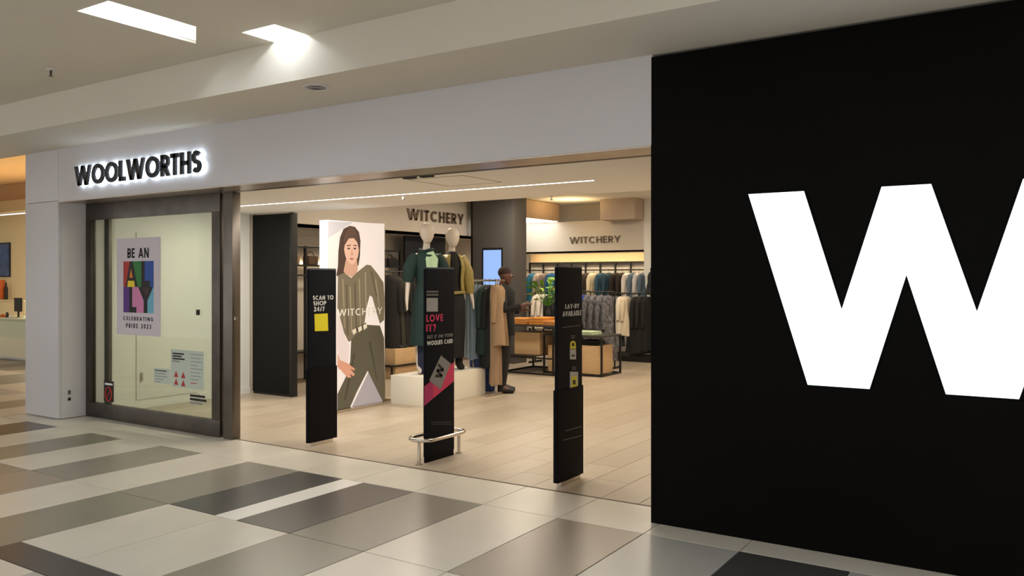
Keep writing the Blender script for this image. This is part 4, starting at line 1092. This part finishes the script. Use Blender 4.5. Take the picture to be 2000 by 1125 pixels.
# ------------------------------------------------------------------ person
def person():
    x, y = -6.27, 9.36
    t = thing('person', 'person in black clothes seen from behind, reaching to the table', 'person', (x, y, 0))
    skin = M('skin_dark', S(92, 58, 44), .5)
    # faces +x and a little away from the entrance
    f = Vector((.88, .47, 0)).normalized(); s = Vector((-f.y, f.x, 0))
    J = []; E = []
    def j(side, fwd, z, r):
        p = Vector((x, y, 0)) + s * side + f * fwd
        J.append((p.x, p.y, z, r)); return len(J) - 1
    pel = j(0, 0, .93, (.15, .11)); wai = j(0, .0, 1.08, (.135, .10)); che = j(0, -.01, 1.29, (.15, .11)); nb = j(0, .0, 1.43, (.065, .06)); nt = j(0, .02, 1.49, (.055, .055)); hd = j(0, .035, 1.56, (.07, .07))
    E += [(pel, wai), (wai, che), (che, nb), (nb, nt), (nt, hd)]
    for sd in (-1, 1):
        sh = j(sd * .17, 0, 1.37, .058); el = j(sd * .22, .05, 1.12, .043)
        if sd == -1: wr = j(sd * .19, .29, 1.18, .029); ha = j(sd * .18, .36, 1.205, (.034, .02)); 
        else: wr = j(sd * .2, .24, 1.10, .029); ha = j(sd * .18, .31, 1.12, (.034, .02))
        E += [(che, sh), (sh, el), (el, wr), (wr, ha)]
        for q in range(4):
            b = j(sd * (.18 - .03 + q * .02), J and .385 if sd == -1 else .335, (1.225 if sd == -1 else 1.13) - q * .006, .0095)
            c = j(sd * (.18 - .032 + q * .02), .42 if sd == -1 else .37, (1.222 if sd == -1 else 1.12) - q * .007, .0085)
            E += [(ha, b), (b, c)]
        th = j(sd * .14, .35 if sd == -1 else .30, (1.235 if sd == -1 else 1.14), .011); th2 = j(sd * .125, .375 if sd == -1 else .325, (1.245 if sd == -1 else 1.145), .009)
        E += [(wr, th), (th, th2)]
        hp = j(sd * .095, 0, .86, .105); kn = j(sd * .10, .02, .48, .066); an = j(sd * .10, -.02, .09, .042); to = j(sd * .11, .12, .035, (.042, .03))
        E += [(pel, hp), (hp, kn), (kn, an), (an, to)]
    body = skin_mesh(J, E, 0, 2)
    c = Vector((x, y, 0)) + f * .045
    h = egg((c.x, c.y, 1.585), .078, .098, .235, front=(f.x, f.y), chin=.75)
    body.add(h.v, h.f)
    nose = c + f * .10
    body.tube([nose + Vector((0, 0, 1.60)), nose + f * .014 + Vector((0, 0, 1.575)), nose + Vector((0, 0, 1.56))], [.008, .015, .008], 8)
    for sd in (-1, 1):
        e = c + s * (.082 * sd) - f * .005
        body.tube([e + Vector((0, 0, 1.55)), e + s * (.012 * sd) + Vector((0, 0, 1.58)), e + Vector((0, 0, 1.61))], [.008, .017, .009], 8)
    ob('body', body, skin, t, smooth=1.2)
    for sd in (-1, 1):
        e = c + f * .088 + s * (.032 * sd)
        ob('eye', MB().lathe((e.x, e.y, 1.59), [(.002, -.008), (.011, 0), (.002, .008)], 8), M('eye_white', S(220, 214, 206), .3), t)
    m = c + f * .098
    ob('mouth', MB().tube([m + s * .022 + Vector((0, 0, 1.528)), m + f * .006 + Vector((0, 0, 1.53)), m - s * .022 + Vector((0, 0, 1.528))], .005, 6), M('lip', S(96, 50, 46), .5), t)
    hr = egg((c.x - f.x * .012, c.y - f.y * .012, 1.63), .086, .102, .165, front=(0, 0), chin=1)
    ob('hair', hr, M('short_hair', S(44, 28, 22), .9, noise=.3, nscale=120), t, smooth=1.2)
    px, py = x, y
    ob('jumper', ellipse_loft([(px, py, 1.475, .075, .075), (px, py, 1.43, .13, .13), (px, py, 1.37, .185, .165), (px, py, 1.2, .18, .17), (px, py, 1.02, .17, .165), (px, py, .80, .18, .175), (px, py, .78, .175, .17)], 24, .02, 6), BLK, t, smooth=1.2)
    for sd, tipz, tf in ((-1, 1.18, .27), (1, 1.10, .22)):
        P0 = Vector((x, y, 0))
        a = P0 + s * (.15 * sd) + Vector((0, 0, 1.385)); b = P0 + s * (.222 * sd) + f * .05 + Vector((0, 0, 1.12)); d = P0 + s * (.195 * sd) + f * tf + Vector((0, 0, tipz))
        ob('sleeve', MB().tube([a, a.lerp(b, .5), b, b.lerp(d, .5), d], [.075, .07, .062, .052, .042], 12), BLK, t, smooth=1.2)
    for sd in (-1, 1):
        q = Vector((x, y, 0)) + s * (.095 * sd)
        ob('trouser_leg', MB().tube([q + Vector((0, 0, .86)), q + f * .02 + Vector((0, 0, .48)), q - f * .02 + Vector((0, 0, .07))], [.12, .085, .062], 14), BLK, t, smooth=1.2)
        ob('shoe', MB().tube([q - f * .06 + Vector((0, 0, .045)), q + Vector((0, 0, .05)), q + f * .09 + Vector((0, 0, .04)), q + f * .17 + Vector((0, 0, .032))], [.035, .05, .044, .028], 10), m_blackm, t, smooth=1.2)
person()

# ------------------------------------------------------------------ neighbouring shop seen past the pillar
BZ0, BZ1 = on_y(22, 413, 11.6)[2], on_y(22, 391, 11.6)[2]
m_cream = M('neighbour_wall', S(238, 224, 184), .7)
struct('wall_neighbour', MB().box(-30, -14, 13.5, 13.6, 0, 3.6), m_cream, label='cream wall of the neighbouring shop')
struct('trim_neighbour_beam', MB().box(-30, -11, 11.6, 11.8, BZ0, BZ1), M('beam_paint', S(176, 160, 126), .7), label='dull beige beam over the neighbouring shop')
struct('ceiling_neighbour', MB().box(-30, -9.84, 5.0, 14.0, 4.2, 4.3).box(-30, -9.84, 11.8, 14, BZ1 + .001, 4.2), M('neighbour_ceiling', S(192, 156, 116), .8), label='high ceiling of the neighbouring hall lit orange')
lamp('neighbour_orange_cove', 'AREA', (-22.0, 10.2, 2.9), 4, (1.0, .62, .30), 1.6, rot=(math.pi, 0, 0))
lamp('neighbour_shop_light', 'AREA', (-19.5, 10.9, 3.0), 560, (1.0, .88, .62), 1.6, rot=(math.radians(25), 0, 0))
p = on_z(22, 702)
t = thing('service_counter', 'pale green counter in the neighbouring shop at left edge', 'counter', (p[0], p[1], 0))
m_cnt = M('counter_green', S(206, 214, 184), .35)
xa, xb_ = p[0] - 1.6, p[0] + 1.3
ob('front', MB().box(xa, xb_, p[1], p[1] + .04, .04, .76), m_cnt, t)
ob('kick', MB().box(xa, xb_, p[1] + .03, p[1] + .06, 0, .04), m_white, t)
ob('lower_front', MB().box(xa, xb_, p[1] - .02, p[1] - .001, .04, .42), M('counter_pale', S(226, 222, 190), .3), t)
ob('top', MB().box(xa, xb_, p[1] - .03, p[1] + .6, .76, .79), m_cnt, t, bev=.004)
q = on_y(36, 612, p[1] + .3)
t = thing('monitor', 'small black monitor on the neighbouring counter', 'monitor', (q[0], p[1] + .3, .79))
ob('panel', MB().box(q[0] - .13, q[0] + .13, p[1] + .28, p[1] + .31, .90, 1.17), m_blackm, t, bev=.006)
ob('stand', MB().box(q[0] - .02, q[0] + .02, p[1] + .29, p[1] + .31, .79, .91), m_blackm, t)
ob('foot', MB().box(q[0] - .08, q[0] + .08, p[1] + .24, p[1] + .36, .79, .80), m_blackm, t)
for k, (u, c, h, w, lb) in enumerate(((6, (196, 104, 40), .05, .12, 'small orange item on the neighbouring counter'), (14, (60, 50, 44), .09, .06, 'small dark jar on the neighbouring counter'), (24, (240, 236, 224), .04, .12, 'white slip of paper on the neighbouring counter'))):
    q = on_y(u, 615, p[1] + .12)
    t = thing('counter_item', lb, 'item', (q[0], p[1] + .12, .79))
    mt = M('item_%d' % k, S(*c), .5)
    ob('body', MB().lathe((q[0], p[1] + .12, .79), [(w * .45, 0), (w / 2, h * .3), (w / 2, h * .8), (w * .3, h)], 12), mt, t, smooth=True)
    ob('cap', MB().lathe((q[0], p[1] + .12, .79 + h), [(w * .3, 0), (w * .28, .012)], 12), mt, t)
a = on_y(-14, 475, 13.45); b = on_y(18, 541, 13.45)
t = thing('wall_picture', 'dark blue framed picture on the neighbouring shop wall', 'picture', ((a[0] + b[0]) / 2, 13.45, b[2]))
ob('frame', MB().box(a[0], b[0], 13.46, 13.5, b[2], a[2]), m_blackm, t)
ob('print', MB().box(a[0] + .04, b[0] - .04, 13.452, 13.46, b[2] + .04, a[2] - .04), M('picture_blue', S(56, 90, 150), .4, noise=.5, nscale=4), t)
a = on_y(-3, 547, 13.4); b = on_y(6, 590, 13.4)
ob('orange_box', MB().box(a[0], b[0], 13.3, 13.45, b[2], a[2]), M('orange_card', S(200, 96, 40), .5), bev=.01, label='orange box under the blue picture', cat='box')
a = on_y(12, 544, 13.4); b = on_y(18, 585, 13.4)
ob('bottle', MB().lathe(((a[0] + b[0]) / 2, 13.35, b[2]), [(.05, 0), (.055, .05), (.055, .35), (.025, .45), (.025, .55)], 12), m_blackm, smooth=True, label='tall black bottle beside the orange box', cat='bottle')
t = thing('back_shelf', 'pale shelf under the blue picture in the neighbouring shop', 'shelf', (a[0], 13.35, 0))
ob('board', MB().box(a[0] - 1.5, a[0] + 1.5, 13.2, 13.5, b[2] - .04, b[2] - .001), m_cream, t)
ob('front', MB().box(a[0] - 1.5, a[0] + 1.5, 13.24, 13.27, 0, b[2] - .04), m_cream, t)
